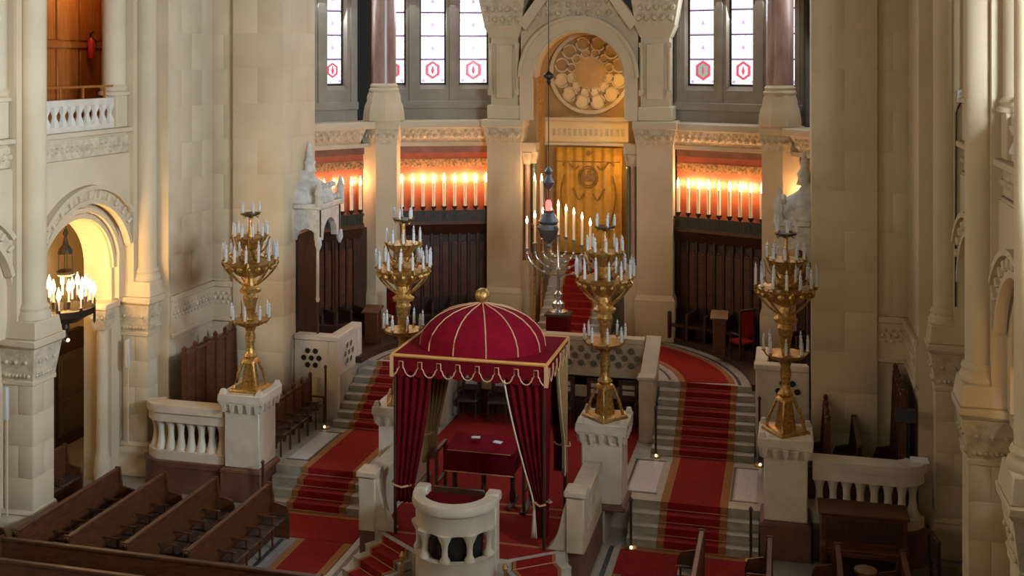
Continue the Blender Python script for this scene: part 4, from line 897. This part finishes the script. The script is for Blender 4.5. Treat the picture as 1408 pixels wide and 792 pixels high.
# reading table
tb = thing('reading_table', 'reading desk under a wine velvet cloth below the canopy', 'table', (-.22, -.65, ZL))
part(MB().hexa([(-.95, -1.0, 1.74), (.5, -1.0, 1.74), (.5, -.25, 1.86), (-.95, -.25, 1.86), (-.95, -1.0, 1.80), (.5, -1.0, 1.80), (.5, -.25, 1.92), (-.95, -.25, 1.92)]), 'cloth_top', VELV, tb, .02)
part(MB().grid(lambda i, j: (-.96+1.47*i, -1.015-.012*math.sin(i*40)*j, 1.79-.43*j), 60, 4), 'cloth_front', VELVD, tb)
part(MB().box(-.965, -.95, -1.0, -.25, 1.4, 1.82).box(.5, .515, -1.0, -.25, 1.4, 1.82), 'cloth_side', VELVD, tb)
part(MB().tube([(-.96, -1.02, 1.365), (.51, -1.02, 1.365)], .014, 5), 'fringe', TRIM, tb)
part(MB().tube([(-.9, -1.02, 1.80), (.45, -1.02, 1.80)], .008, 5), 'braid', TRIM, tb)
for x in (-.85, -.22, .4):
    part(MB().lathe([(.07, ZL+.1), (.07, .9), (.05, 1.0), (.06, 1.3), (.05, 1.74)], x, -.65, 8), 'leg', WOODD, tb)
    part(MB().box(x-.05, x+.05, -1.0, -.3, ZL+.015, ZL+.1), 'foot', WOODD, tb, .02)
for k, (x, y, rz) in enumerate(((-.42, -.55, .2), (.1, -.72, -.2))):
    o = solo(MB().box(x-.09, x+.09, y-.06, y+.06, 1.93, 1.945), 'prayer_sheet', PAPER, 'small white sheet lying on the wine velvet desk, %s one' % ('left', 'right')[k], 'paper', (x, y, 1.88)); o.rotation_euler.z = rz
# wooden easels either side of the table
for s, x in ((-1, -1.14), (1, .72)):
    t = thing('side_stand', 'thin wooden stand just %s of the velvet reading desk' % ('left', 'right')[s > 0], 'stand', (x, -.7, ZL))
    for y in (-1.0, -.4): part(MB().box(x-.03, x+.03, y-.03, y+.03, ZL+.015, 1.75), 'leg', WOODD, t)
    part(MB().box(x-.04, x+.04, -1.05, -.35, 1.72, 1.78), 'top_rail', WOODD, t, .01); part(MB().box(x-.03, x+.03, -1.0, -.4, 1.05, 1.1), 'stretcher', WOODD, t)
    part(MB().box(x-.06, x+.06, -1.1, -.3, ZL+.015, ZL+.06), 'foot', WOODD, t)
# lectern
LX, LY, LR = 0.0, -3.36, .74
lec = thing('marble_lectern', 'round fronted white marble lectern with dark arched openings and velvet top', 'lectern', (LX, LY, 0))
def half(prof, n=28): return MB().lathe(prof, LX, LY, n, PI, 2*PI)
part(half([(LR-.12, 0), (LR+.02, 0), (LR+.02, .3), (LR, .36), (LR, .86), (LR+.02, .9), (LR-.12, .9), (LR-.12, 0)]), 'lower_drum', MARB, lec)
part(half([(LR-.12, 1.40), (LR, 1.40), (LR, 1.70), (LR+.03, 1.74), (LR-.12, 1.74), (LR-.12, 1.40)]), 'upper_drum', MARB, lec)
part(half([(LR-.16, 1.74), (LR+.05, 1.74), (LR+.07, 1.80), (LR+.05, 1.90), (LR-.14, 1.92), (LR-.16, 1.74)]), 'rim', MARB, lec)
part(half([(LR-.22, .85), (LR-.22, 1.45)]), 'inner_shade_shell', BLACK, lec)  # black surface stands in for the shaded hollow behind the arches
angs = [194, 232, 270, 308, 346]
for a in angs:
    a = R(a); x, y = LX+(LR-.06)*math.cos(a), LY+(LR-.06)*math.sin(a)
    part(MB().lathe([(.10, .9), (.10, .93), (.06, 1.0), (.052, 1.12), (.065, 1.22), (.13, 1.36), (.14, 1.4)], x, y, 10), 'colonnette', MARB, lec)
for k in range(4):
    a0, a1 = R(angs[k]), R(angs[k+1]); n = 10
    vs = []; fs = []
    for i in range(n+1):
        t = i/n; a = a0+(a1-a0)*t; zz = 1.22+.17*math.sqrt(max(0, 1-(2*t-1)**2))
        for rr in (LR-.1, LR-.005): vs += [(LX+rr*math.cos(a), LY+rr*math.sin(a), zz), (LX+rr*math.cos(a), LY+rr*math.sin(a), 1.42)]
    for i in range(n): b_ = 4*i; fs += [(b_, b_+4, b_+5, b_+1), (b_+2, b_+6, b_+7, b_+3), (b_, b_+2, b_+6, b_+4)]
    part(MB().add(vs, fs), 'arch', MARB, lec)
for sg in (-1, 1):
    part(MB().box(LX+sg*(LR-.06)-.09, LX+sg*(LR-.06)+.09, LY-.02, LY+.22, .0, 1.76), 'end_pilaster', MARB, lec, .015)
    part(MB().box(LX+sg*(LR-.06)-.13, LX+sg*(LR-.06)+.13, LY-.02, LY+.26, 1.76, 1.93), 'end_cap', MARB, lec, .03)
part(MB().prism([(LX+(LR-.17)*math.cos(PI+PI*k/16), LY+(LR-.17)*math.sin(PI+PI*k/16), 1.70) for k in range(17)]+[(LX+LR-.17, LY+.15, 1.70), (LX-LR+.17, LY+.15, 1.70)], (0, 0, .10)), 'velvet_desk', VELVD, lec)
part(MB().box(-.5, .5, LY+.16, LY+.2, 1.6, 1.92), 'book_rest', WOODD, lec, .02)
for sg in (-1, 1): part(MB().lathe([(.06, 0), (.06, .1), (.03, .15), (.03, .62), (.06, .7), (.02, .78)], sg*.98, LY-.18, 10), 'rail_post', GILT, lec)
# ---- menorah, its stand and the hanging lamp
ms = thing('menorah_stand', 'dark red block stand behind the parapet carrying the menorah', 'stand', (0, 6, ZU))
part(MB().box(-.29, .29, 5.75, 6.25, ZU, 3.05), 'block', VELVD, ms, .02); part(MB().box(-.33, .33, 5.71, 6.29, 3.05, 3.12), 'top', WOODD, ms, .01); part(MB().box(-.33, .33, 5.71, 6.29, ZU, ZU+.1), 'plinth', WOODD, ms, .01)
mn = thing('menorah', 'silver branched menorah with lit candles in front of the ark steps', 'menorah', (0, 6, 3.12))
part(MB().lathe([(.26, 3.12), (.26, 3.17), (.14, 3.22), (.17, 3.30), (.17, 3.38), (.07, 3.46), (.12, 3.56), (.12, 3.62), (.05, 3.7), (.04, 4.2), (.08, 4.26), (.04, 4.34), (.035, 5.15)], 0, 6, 14), 'stem', SILV, mn)
def mcandle(x, z, L):
    c_ = part(MB().lathe([(.02, z-.06), (.07, z-.02), (.075, z+.02), (.03, z+.02)], x, 6, 10), 'cup', SILV, mn)
    part(MB().cyl(x, 6, z+.02, z+L, .032, 8), 'candle', WAXL, c_); part(MB().lathe([(.01, z+L), (.036, z+L+.05), (.03, z+L+.1), (.002, z+L+.2)], x, 6, 8), 'flame', FLAME, c_)
for k, (r_, z) in enumerate(((.21, 5.13), (.42, 5.05), (.64, 4.93), (.86, 4.78))):
    zc = 4.75
    for sg in (-1, 1):
        pts = [(sg*r_*math.sin(R(9*j)), 6, zc-r_*.75*math.cos(R(9*j))) for j in range(0, 11)]+[(sg*r_, 6, z-.03)]
        ab = part(MB().tube(pts, .022, 6), 'branch', SILV, mn)
        for j in (3, 6, 9): part(MB().ball(pts[j], .042, 8, 5), 'bead', SILV, ab)
        mcandle(sg*r_, z, .68)
mcandle(0, 5.18, .74)
dl = bpy.data.lights.new('menorah_light', 'POINT'); dl.energy = 30; dl.color = (1, .62, .32); dl.shadow_soft_size = .3
lo = bpy.data.objects.new('menorah_light', dl); C.objects.link(lo); lo.parent = mn; lo.location = (0, -.05, 2.75)
hl = thing('eternal_lamp', 'hanging silver grey lamp with red light on a long dark chain', 'lamp', (-.04, 4.95, 5.1))
x, y = -.04, 4.95
part(MB().cyl(x, y, 6.2, 16, .012, 6), 'chain', IRON, hl)
part(MB().lathe([(.02, 9.2), (.07, 9.27), (.05, 9.33), (.14, 9.4), (.14, 9.46), (.03, 9.55), (.02, 9.6)], x, y, 10), 'chain_knob', IRON, hl)
part(MB().lathe([(.03, 6.5), (.11, 6.58), (.16, 6.7), (.1, 6.8), (.06, 6.9), (.12, 6.98), (.02, 7.1)], x, y, 12), 'upper_crown', STEEL, hl)
part(MB().lathe([(.02, 5.0), (.06, 5.06), (.04, 5.12), (.12, 5.2), (.22, 5.34), (.27, 5.5), (.22, 5.62), (.27, 5.7), (.20, 5.82), (.13, 5.92), (.15, 5.98)], x, y, 16), 'body', STEEL, hl)
part(MB().lathe([(.06, 5.98), (.085, 6.06), (.08, 6.18), (.05, 6.24)], x, y, 12), 'red_glass', REDLAMP, hl)
for k in range(3):
    a = R(90+120*k); part(MB().tube([(x+.2*math.cos(a), y+.2*math.sin(a), 5.7), (x+.13*math.cos(a), y+.13*math.sin(a), 6.2), (x+.04*math.cos(a), y+.04*math.sin(a), 6.55)], .008, 5), 'suspension_chain', STEEL, hl)
    part(MB().ball((x+.25*math.cos(a), y+.25*math.sin(a), 5.55), .06, 8, 5), 'boss', STEEL, hl)
# ================================================================== PEWS AND BENCHES
def pew(x0, x1, y0, y1, z, h, label, face, nseat=6, z0=0.0, group=None, seats=True, finials=False):
    """pew whose back runs from (x0,y0) to (x1,y1); face = unit vector towards the sitter's knees"""
    P0, P1 = Vector((x0, y0, 0)), Vector((x1, y1, 0)); L = (P1-P0).length; u = (P1-P0)/L; f = Vector((face[0], face[1], 0))
    xf = lambda a, b_, z_: tuple(P0+u*a+f*b_+Vector((0, 0, z0+z_)))
    p = thing('pew', label, 'pew', (*((P0+P1)/2)[:2], z0), group)
    part(MB(xf).box(0, L, -.02, .025, .06, h-.06), 'back_board', WOOD, p)
    part(MB(xf).box(-.02, L+.02, -.045, .05, h-.06, h), 'top_rail', WOOD, p, .012)
    n = nseat; w_ = L/n
    for k in range(n):
        part(MB(xf).box(k*w_+.05, (k+1)*w_-.05, -.035, -.02, .18, h-.14), 'back_panel', WOOD, p, .008)
        if seats: part(MB(xf).box(k*w_+.03, (k+1)*w_-.03, .05, .42, .43, .47), 'seat', SEATM, p, .012)
    for k in range(n+1):
        a = min(k*w_, L-.025) if k else .025
        if k in (0, n): part(MB(xf).prism([(a-.025, -.05, .0), (a-.025, .46, 0), (a-.025, .46, .5), (a-.025, .40, .66), (a-.025, .12, .72), (a-.025, .06, h+.02), (a-.025, -.05, h+.02)], tuple(u*.05) if False else (.05, 0, 0)), 'end_panel', WOOD, p)
        elif seats:
            part(MB(xf).box(a-.02, a+.02, .03, .42, .62, .66), 'arm_rest', WOOD, p, .01)
            part(MB(xf).box(a-.015, a+.015, .32, .36, .0, .62), 'arm_support', WOOD, p)
    if seats: part(MB(xf).box(.03, L-.03, .08, .12, 0, .43), 'seat_rail', WOOD, p)
    if finials:
        for k in range(n+1):
            a = k*w_
            part(MB(xf).box(a-.03, a+.03, -.05, .05, .1, h+.04), 'stile', WOOD, p)
            part(MB(xf).lathe([(.03, h+.04), (.055, h+.09), (.05, h+.15), (.005, h+.19)], a, 0, 8), 'finial', WOOD, p)
    return p
NTH = ('outermost', 'second', 'third', 'innermost')
for s, sn in SIDES:
    for k, x in enumerate((8.03, 6.92, 5.73, 4.49)):
        if s < 0: pew(s*x, s*x, -5.15, -1.85, 0, 1.1, '%s of the left pews pointing away from the camera, counted from the arcade' % NTH[k] if k in (1, 2) else '%s of the left pews that point away from the camera' % NTH[k], (1, 0), 6, group='pews of the left block')
        else: pew(s*(x-.12), s*(x-.12), -6.2, -2.0, 0, 1.1, '%s of the right pews seen end on at the bottom edge' % NTH[k], (-1, 0), 7, group='pews of the right block')
pew(-8.1, -1.75, -5.42, -5.42, 0, 1.1, 'long pew crossing the lower left corner, the one behind', (0, -1), 10)
pew(-8.1, -1.75, -6.18, -6.18, 0, 1.1, 'long pew crossing the lower left corner, the nearest one', (0, -1), 10)
pew(-9.95, -9.95, -2.35, -1.0, 0, 1.15, 'short pew standing in the left aisle below the chandelier', (1, 0), 2)
pew(-9.4, -9.4, -5.5, -4.2, 0, 1.1, 'short pew at the far left edge in front of the pier', (1, 0), 2)
# benches on the dais
pew(-7.75, -7.75, .35, 2.75, 0, 2.35, 'tall panelled bench with knob finials against the left wall', (1, 0), 5, z0=ZL, finials=True)
pew(8.22, 8.22, .95, 2.8, 0, 2.35, 'tall panelled bench with knob finials against the right wall', (-1, 0), 5, z0=ZL, finials=True)
def stall_row(s, x, y0, y1, n, sn):
    p = thing('stall_bench', 'dark stall bench with folding leather seats beside the %s landing' % sn, 'bench', (s*x, (y0+y1)/2, ZL))
    L = y1-y0; w_ = L/n
    mx = lambda a, y, z: (s*a, y, z)
    part(MB(mx).box(x, x+.05, y0, y1, ZL+.1, ZL+1.08), 'back_board', WOOD, p); part(MB(mx).box(x-.02, x+.08, y0-.02, y1+.02, ZL+1.06, ZL+1.13), 'top_rail', WOOD, p, .012)
    for k in range(n):
        y = y0+k*w_
        part(MB(mx).box(x-.40, x-.02, y+.05, y+w_-.05, ZL+.44, ZL+.49), 'seat', SEATM, p, .015)
        part(MB(mx).box(x-.015, x, y+.07, y+w_-.07, ZL+.6, ZL+1.0), 'back_panel', WOOD, p, .008)
        part(MB(mx).box(x-.012, x-.002, y+w_/2-.05, y+w_/2+.05, ZL+.72, ZL+.78), 'number_plate', PAPER, p)
    for k in range(n+1):
        y = y0+k*w_
        part(MB(mx).box(x-.42, x, y-.025, y+.025, ZL+.64, ZL+.68), 'arm_rest', WOOD, p, .01)
        part(MB(mx).lathe([(.025, ZL), (.03, ZL+.2), (.02, ZL+.4), (.03, ZL+.64)], x-.36, y, 8), 'arm_post', WOOD, p)
        part(MB(mx).box(x-.02, x+.06, y-.03, y+.03, ZL, ZL+1.13), 'stile', WOOD, p)
        part(MB(mx).lathe([(.03, ZL+1.13), (.055, ZL+1.18), (.045, ZL+1.24), (.005, ZL+1.28)], x+.02, y, 8), 'finial', WOOD, p)
stall_row(-1, 5.85, .75, 3.2, 5, 'left'); stall_row(1, 5.85, .75, 3.2, 5, 'right')
# second low bench rows behind, backs towards the nave side
pew(7.35, 7.35, .75, 2.7, 0, 1.35, 'low bench between the tall right bench and the stall row', (-1, 0), 4, z0=ZL)
pew(6.74, 6.74, 1.2, 2.7, 0, 1.6, 'narrow high backed bench right of the rightmost lamp pedestal', (-1, 0), 3, z0=ZL, finials=True)
# dark chairs under the platform parapet
def chair(x, y, z, label, rz=0, m=WOODD, ms=SEATM, grp=None, arms=True, h=1.05):
    c_, s_ = math.cos(rz), math.sin(rz)
    xf = lambda a, b_, z_: (x+a*c_-b_*s_, y+a*s_+b_*c_, z+z_)
    ch = thing('chair', label, 'chair', (x, y, z), grp)
    part(MB(xf).box(-.26, .26, -.25, .25, .42, .50), 'seat', ms, ch, .03)
    for a in (-.23, .23):
        part(MB(xf).lathe([(.025, 0), (.035, .2), (.025, .42)], a, -.21, 8), 'leg', m, ch); part(MB(xf).box(a-.025, a+.025, .2, .25, 0, h), 'leg', m, ch)
        if arms: part(MB(xf).box(a-.025, a+.025, -.22, .22, .66, .70), 'arm', m, ch, .01); part(MB(xf).box(a-.02, a+.02, -.2, -.16, .5, .66), 'arm_support', m, ch)
    part(MB(xf).box(-.22, .22, .21, .24, .62, h-.06), 'backrest', ms, ch, .02); part(MB(xf).box(-.25, .25, .19, .26, h-.06, h), 'top_rail', m, ch, .015)
    return ch
PLACE = ('leftmost', 'second from left', 'third from left', 'third from right', 'second from right', 'rightmost')
for k, x in enumerate((-2.05, -1.25, -.42, .42, 1.25, 2.05)):
    c_ = chair(x, 4.55, ZL+.014, 'dark wooden armchair under the platform parapet, %s of the row' % PLACE[k], 0, grp='armchairs below the parapet', h=1.15)
    o = solo(MB().box(x-.16, x+.16, 4.745, 4.755, ZL+.75, ZL+1.05), 'chair_back_cloth', GREYM, 'pale cloth panel on the back of the %s parapet armchair' % PLACE[k], 'cloth', (x, 4.75, ZL+.9), 'pale chair back panels')
    bpy.data.objects.remove(o)
    part(MB().box(x-.15, x+.15, 4.73, 4.757, ZL+.8, ZL+.9).box(x-.15, x+.15, 4.73, 4.757, ZL+.95, ZL+1.04), 'pale_back_panel', GREYM, c_)
bb = thing('dark_wainscot', 'dark wooden wainscot behind the armchairs under the platform parapet', 'panelling', (0, 4.97, ZL))
part(MB().box(-2.43, 2.43, 4.93, 4.99, ZL, 1.25), 'board', WOODD, bb)
for k in range(8): part(MB().box(-2.38+k*.6, -1.83+k*.6, 4.91, 4.93, ZL+.06, 1.2), 'panel', WOODD, bb, .01)
chair(4.75, 7.0, ZU+.16, 'armchair with red seat at the right hand choir stalls', R(-140), WOODD, CARPET, h=1.35)
chair(-4.9, 7.1, ZU+.16, 'armchair with red seat at the left hand choir stalls', R(140), WOODD, CARPET, h=1.35)
t = thing('stall_lectern', 'upright wooden desk in front of the right hand choir stalls', 'desk', (4.15, 7.2, ZU+.16))
part(MB().box(3.98, 4.32, 7.1, 7.4, ZU+.16, 2.95), 'body', WOOD, t, .015); part(MB().hexa([(3.92, 7.0, 2.92), (4.38, 7.0, 2.92), (4.38, 7.45, 3.05), (3.92, 7.45, 3.05), (3.92, 7.0, 2.96), (4.38, 7.0, 2.96), (4.38, 7.45, 3.09), (3.92, 7.45, 3.09)]), 'sloping_top', WOOD, t)
t = thing('stall_lectern', 'upright wooden desk in front of the left hand choir stalls', 'desk', (-5.35, 6.2, ZU+.16))
part(MB().box(-5.55, -5.15, 6.1, 6.4, ZU+.16, 2.8), 'body', WOOD, t, .015); part(MB().hexa([(-5.6, 6.0, 2.78), (-5.1, 6.0, 2.78), (-5.1, 6.45, 2.9), (-5.6, 6.45, 2.9), (-5.6, 6.0, 2.82), (-5.1, 6.0, 2.82), (-5.1, 6.45, 2.94), (-5.6, 6.45, 2.94)]), 'sloping_top', WOOD, t)
# stanchions with lit feet
def stanchion(x, y, z, label, h=.95):
    t = thing('stanchion', label, 'post', (x, y, z), 'dark posts beside the stairs')
    part(MB().lathe([(.12, z), (.12, z+.03), (.05, z+.06)], x, y, 12), 'foot', GILT, t)
    part(MB().cyl(x, y, z+.05, z+h, .028, 8), 'pole', WOODD, t); part(MB().lathe([(.03, z+h), (.05, z+h+.03), (.005, z+h+.09)], x, y, 8), 'finial', WOODD, t)
    part(MB().ball((x+.02, y-.11, z+.07), .035, 8, 5), 'foot_light', FOOTL, t)
stanchion(2.86, -.68, .016, 'dark post left of the lower right stairs'); stanchion(5.22, -.70, .016, 'dark post right of the lower right stairs', 1.0)
stanchion(-2.86, -.68, .016, 'dark post right of the lower left stairs'); stanchion(-5.22, -.70, .016, 'dark post left of the lower left stairs', 1.0)
stanchion(2.95, 2.86, ZL, 'dark post at the left foot of the upper right stairs', 1.1); stanchion(5.3, 2.86, ZL, 'dark post at the right foot of the upper right stairs', 1.5)
stanchion(-5.3, 2.86, ZL, 'dark post at the left foot of the upper left stairs', 1.5)
# upright piano, stool, chair, music stand, sheets
pn = thing('upright_piano', 'brown upright piano standing in front of the right balustrade', 'piano', (7.3, -1.1, 0))
part(MB().box(6.52, 8.08, -1.15, -.55, 0, 1.28), 'case', WOOD, pn, .02); part(MB().box(6.48, 8.12, -1.2, -.5, 1.28, 1.33), 'lid', WOOD, pn, .012)
part(MB().box(6.62, 7.98, -1.17, -1.15, .82, 1.22), 'upper_panel', WOODD, pn, .008); part(MB().box(6.62, 7.98, -1.17, -1.15, .1, .58), 'lower_panel', WOODD, pn, .008)
part(MB().box(6.52, 8.08, -1.45, -1.15, .62, .70), 'key_bed', WOOD, pn, .012); part(MB().box(6.6, 8.0, -1.44, -1.16, .70, .76), 'fallboard', WOOD, pn, .01)
for x in (6.52, 7.98): part(MB().box(x, x+.1, -1.47, -1.15, .55, .8), 'cheek', WOOD, pn, .01); part(MB().lathe([(.05, 0), (.06, .2), (.035, .4), (.05, .62)], x+.05, -1.4, 8), 'leg', WOOD, pn)
part(MB().box(7.15, 7.4, -1.22, -1.15, .05, .08), 'pedals', GILT, pn)
sl = thing('round_stool', 'round wooden piano stool with a padded top by the piano', 'stool', (7.28, -2.0, 0))
part(MB().lathe([(.18, .60), (.2, .63), (.2, .68), (.15, .70), (.01, .70)], 7.28, -2.0, 16), 'seat', OLIVE, sl)
part(MB().cyl(7.28, -2.0, .2, .6, .04, 8), 'column', WOOD, sl)
for k in range(4): a = R(45+90*k); part(MB().tube([(7.28+.05*math.cos(a), -2+.05*math.sin(a), .3), (7.28+.13*math.cos(a), -2+.13*math.sin(a), .2), (7.28+.2*math.cos(a), -2+.2*math.sin(a), 0)], .022, 6), 'leg', WOOD, sl)
chair(8.75, -1.35, 0, 'dark chair standing against the right arcade pier', R(100), WOODD, SEATM, arms=False, h=1.15)
mst = thing('music_stand', 'black folding music stand behind the right balustrade', 'music stand', (8.28, .62, ZL))
part(MB().cyl(8.28, .62, ZL+.3, ZL+2.0, .018, 6), 'pole', BLACK, mst)
for k in range(3): a = R(30+120*k); part(MB().tube([(8.28, .62, ZL+.35), (8.28+.16*math.cos(a), .62+.16*math.sin(a), ZL+.01)], .014, 5), 'leg', BLACK, mst)
part(MB().hexa([(8.02, .55, ZL+1.95), (8.42, .55, ZL+1.95), (8.42, .6, ZL+1.95), (8.02, .6, ZL+1.95), (8.02, .65, ZL+2.2), (8.42, .65, ZL+2.2), (8.42, .7, ZL+2.2), (8.02, .7, ZL+2.2)]), 'desk', BLACK, mst)
solo(MB().box(8.27, 8.6, .03, .35, 1.972, 1.985), 'paper_sheet', PAPER, 'white sheets of paper lying on the end of the right balustrade', 'paper', (8.45, .2, 1.975))
# ================================================================== LEFT AISLE: DOOR, CHANDELIER, LOUDSPEAKERS, EXTINGUISHER
dr = bpy.data.objects.new('door_1', None); C.objects.link(dr); dr.location = (-12.0, 2.0, 0); ORG[dr.name] = (-12.0, 2.0, 0); dr['kind'] = 'structure'
part(MB().box(-12.05, -11.94, 1.35, 2.7, 0, 2.55), 'frame', WOODD, dr); part(MB().box(-11.96, -11.92, 1.45, 2.6, .3, 2.35), 'leaf', DOORG, dr, .01)
part(MB().box(-11.94, -11.90, 1.55, 2.5, .4, 1.2), 'lower_panel', DOORG, dr, .01); part(MB().box(-11.94, -11.90, 1.55, 2.5, 1.3, 2.25), 'upper_panel', DOORG, dr, .01)
part(MB().prism([(-12.05, 1.3, 2.55), (-12.05, 2.75, 2.55), (-12.05, 2.6, 2.75), (-12.05, 2.4, 2.9), (-12.05, 1.3, 2.9)], (.14, 0, 0)), 'overdoor', WOODD, dr)
part(MB().ball((-11.88, 1.75, 2.7), .05, 8, 5), 'door_lamp', FOOTL, dr)
x, y = -9.62, -1.45
ch = thing('chandelier', 'dark bronze ring chandelier with glowing candles hanging in the left arch', 'chandelier', (x, y, 3.9))
part(MB().cyl(x, y, 6.1, 7.62, .012, 6), 'chain', IRON, ch)
part(MB().lathe([(.02, 5.9), (.06, 6.0), (.03, 6.1)], x, y, 8), 'hook', IRON, ch)
part(MB().lathe([(.17, 5.55), (.15, 5.65), (.07, 5.75), (.03, 5.92)], x, y, 12), 'crown', IRON, ch)
part(MB().lathe([(.14, 5.05), (.2, 5.1), (.2, 5.16), (.12, 5.2)], x, y, 12), 'mid_ring', IRON, ch)
for k in range(4): a = R(45+90*k); part(MB().tube([(x+.14*math.cos(a), y+.14*math.sin(a), 5.55), (x+.15*math.cos(a), y+.15*math.sin(a), 5.15)], .012, 5), 'crown_rod', IRON, ch)
part(MB().lathe([(.30, 4.05), (.46, 4.15), (.60, 4.22), (.62, 4.36), (.58, 4.38), (.56, 4.2), (.3, 4.1)], x, y, 24), 'ring', IRON, ch)
part(MB().lathe([(.01, 3.62), (.05, 3.7), (.03, 3.78), (.1, 3.9), (.07, 4.0), (.3, 4.1), (.28, 4.2), (.05, 4.3), (.03, 5.1)], x, y, 12), 'stem', IRON, ch)
for k in range(4): a = R(20+90*k); part(MB().lathe([(.005, 3.98), (.03, 4.05), (.03, 4.5), (.005, 4.6)], x+.62*math.cos(a), y+.62*math.sin(a), 6), 'ring_drop', IRON, ch)
for k in range(16):
    a = 2*PI*k/16; rr = .6 if k % 2 else .42; z = 4.42 if k % 2 else 4.56
    px_, py_ = x+rr*math.cos(a), y+rr*math.sin(a)
    cu_ = part(MB().lathe([(.02, z-.16), (.04, z-.04), (.04, z)], px_, py_, 6), 'cup', IRON, ch)
    part(MB().cyl(px_, py_, z, z+.2, .022, 6), 'candle', WAXL, cu_); part(MB().lathe([(.01, z+.2), (.05, z+.27), (.045, z+.36), (.003, z+.5)], px_, py_, 8), 'flame', FLAME, cu_)
rc = copy_tree(ch, (10.3, -5.75, 3.9), 'ring chandelier cut off by the right edge of the picture')
d = bpy.data.lights.new('chandelier_light', 'POINT'); d.energy = 330; d.color = (1.0, .66, .28); d.shadow_soft_size = .45
lo = bpy.data.objects.new('chandelier_light', d); C.objects.link(lo); lo.parent = ch; lo.location = (0, 0, .95)
d = bpy.data.lights.new('gallery_lamp_light', 'POINT'); d.energy = 45; d.color = (1.0, .62, .25); d.shadow_soft_size = .15
gl = thing('gallery_lamp', 'small globe lamp hanging from the ceiling of the left gallery', 'lamp', (-10.3, .6, 12.0))
part(MB().ball((-10.3, .6, 12.0), .12, 12, 8), 'globe', FOOTL, gl); part(MB().cyl(-10.3, .6, 12.1, 13.4, .015, 6), 'rod', IRON, gl)
lo = bpy.data.objects.new('gallery_lamp_light', d); C.objects.link(lo); lo.parent = gl; lo.location = (.2, -.2, -.25)
ex = thing('fire_extinguisher', 'red fire extinguisher hung on the wooden wall of the left gallery', 'extinguisher', (-10.92, 1.33, 9.9))
part(MB().lathe([(.07, 9.88), (.085, 9.92), (.085, 10.3), (.05, 10.37), (.03, 10.4)], -10.92, 1.33, 12), 'cylinder', REDPL, ex)
part(MB().lathe([(.03, 10.4), (.04, 10.45), (.015, 10.52)], -10.92, 1.33, 8), 'valve', BLACK, ex)
part(MB().tube([(-10.88, 1.33, 10.42), (-10.8, 1.38, 10.3), (-10.82, 1.42, 10.05)], .014, 5), 'hose', BLACK, ex)
part(MB().tube([(-10.92, 1.33, 10.48), (-10.82, 1.28, 10.55)], .015, 5), 'handle', BLACK, ex)
for k, (x, y, z0, z1, lb) in enumerate(((-9.1, -4.02, 2.72, 3.38, 'slim white column loudspeaker on the left foreground pier'), (-9.14, .18, 2.6, 3.28, 'slim white column loudspeaker on the far left pier'))):
    t = thing('column_loudspeaker', lb, 'loudspeaker', (x, y, z0))
    part(MB().box(x-.05, x+.05, y-.05, y+.03, z0, z1), 'housing', GREYM, t, .01); part(MB().box(x-.035, x+.035, y-.055, y-.05, z0+.04, z1-.04), 'grille', MARB, t)
    part(MB().box(x-.015, x+.015, y+.0, y+.04, .8, z0), 'cable_duct', LIME, t)
t = thing('wall_sensor', 'small white box with a dark cable on the right hand pilaster', 'sensor', (9.22, .3, 9.0))
part(MB().box(9.15, 9.28, .22, .37, 9.02, 9.26), 'housing', PAPER, t, .01)
part(MB().tube([(9.21, .30, 9.02), (9.17, .33, 8.93), (9.13, .34, 8.8), (9.12, .35, 5.0)], .018, 6), 'cable', BLACK, t)
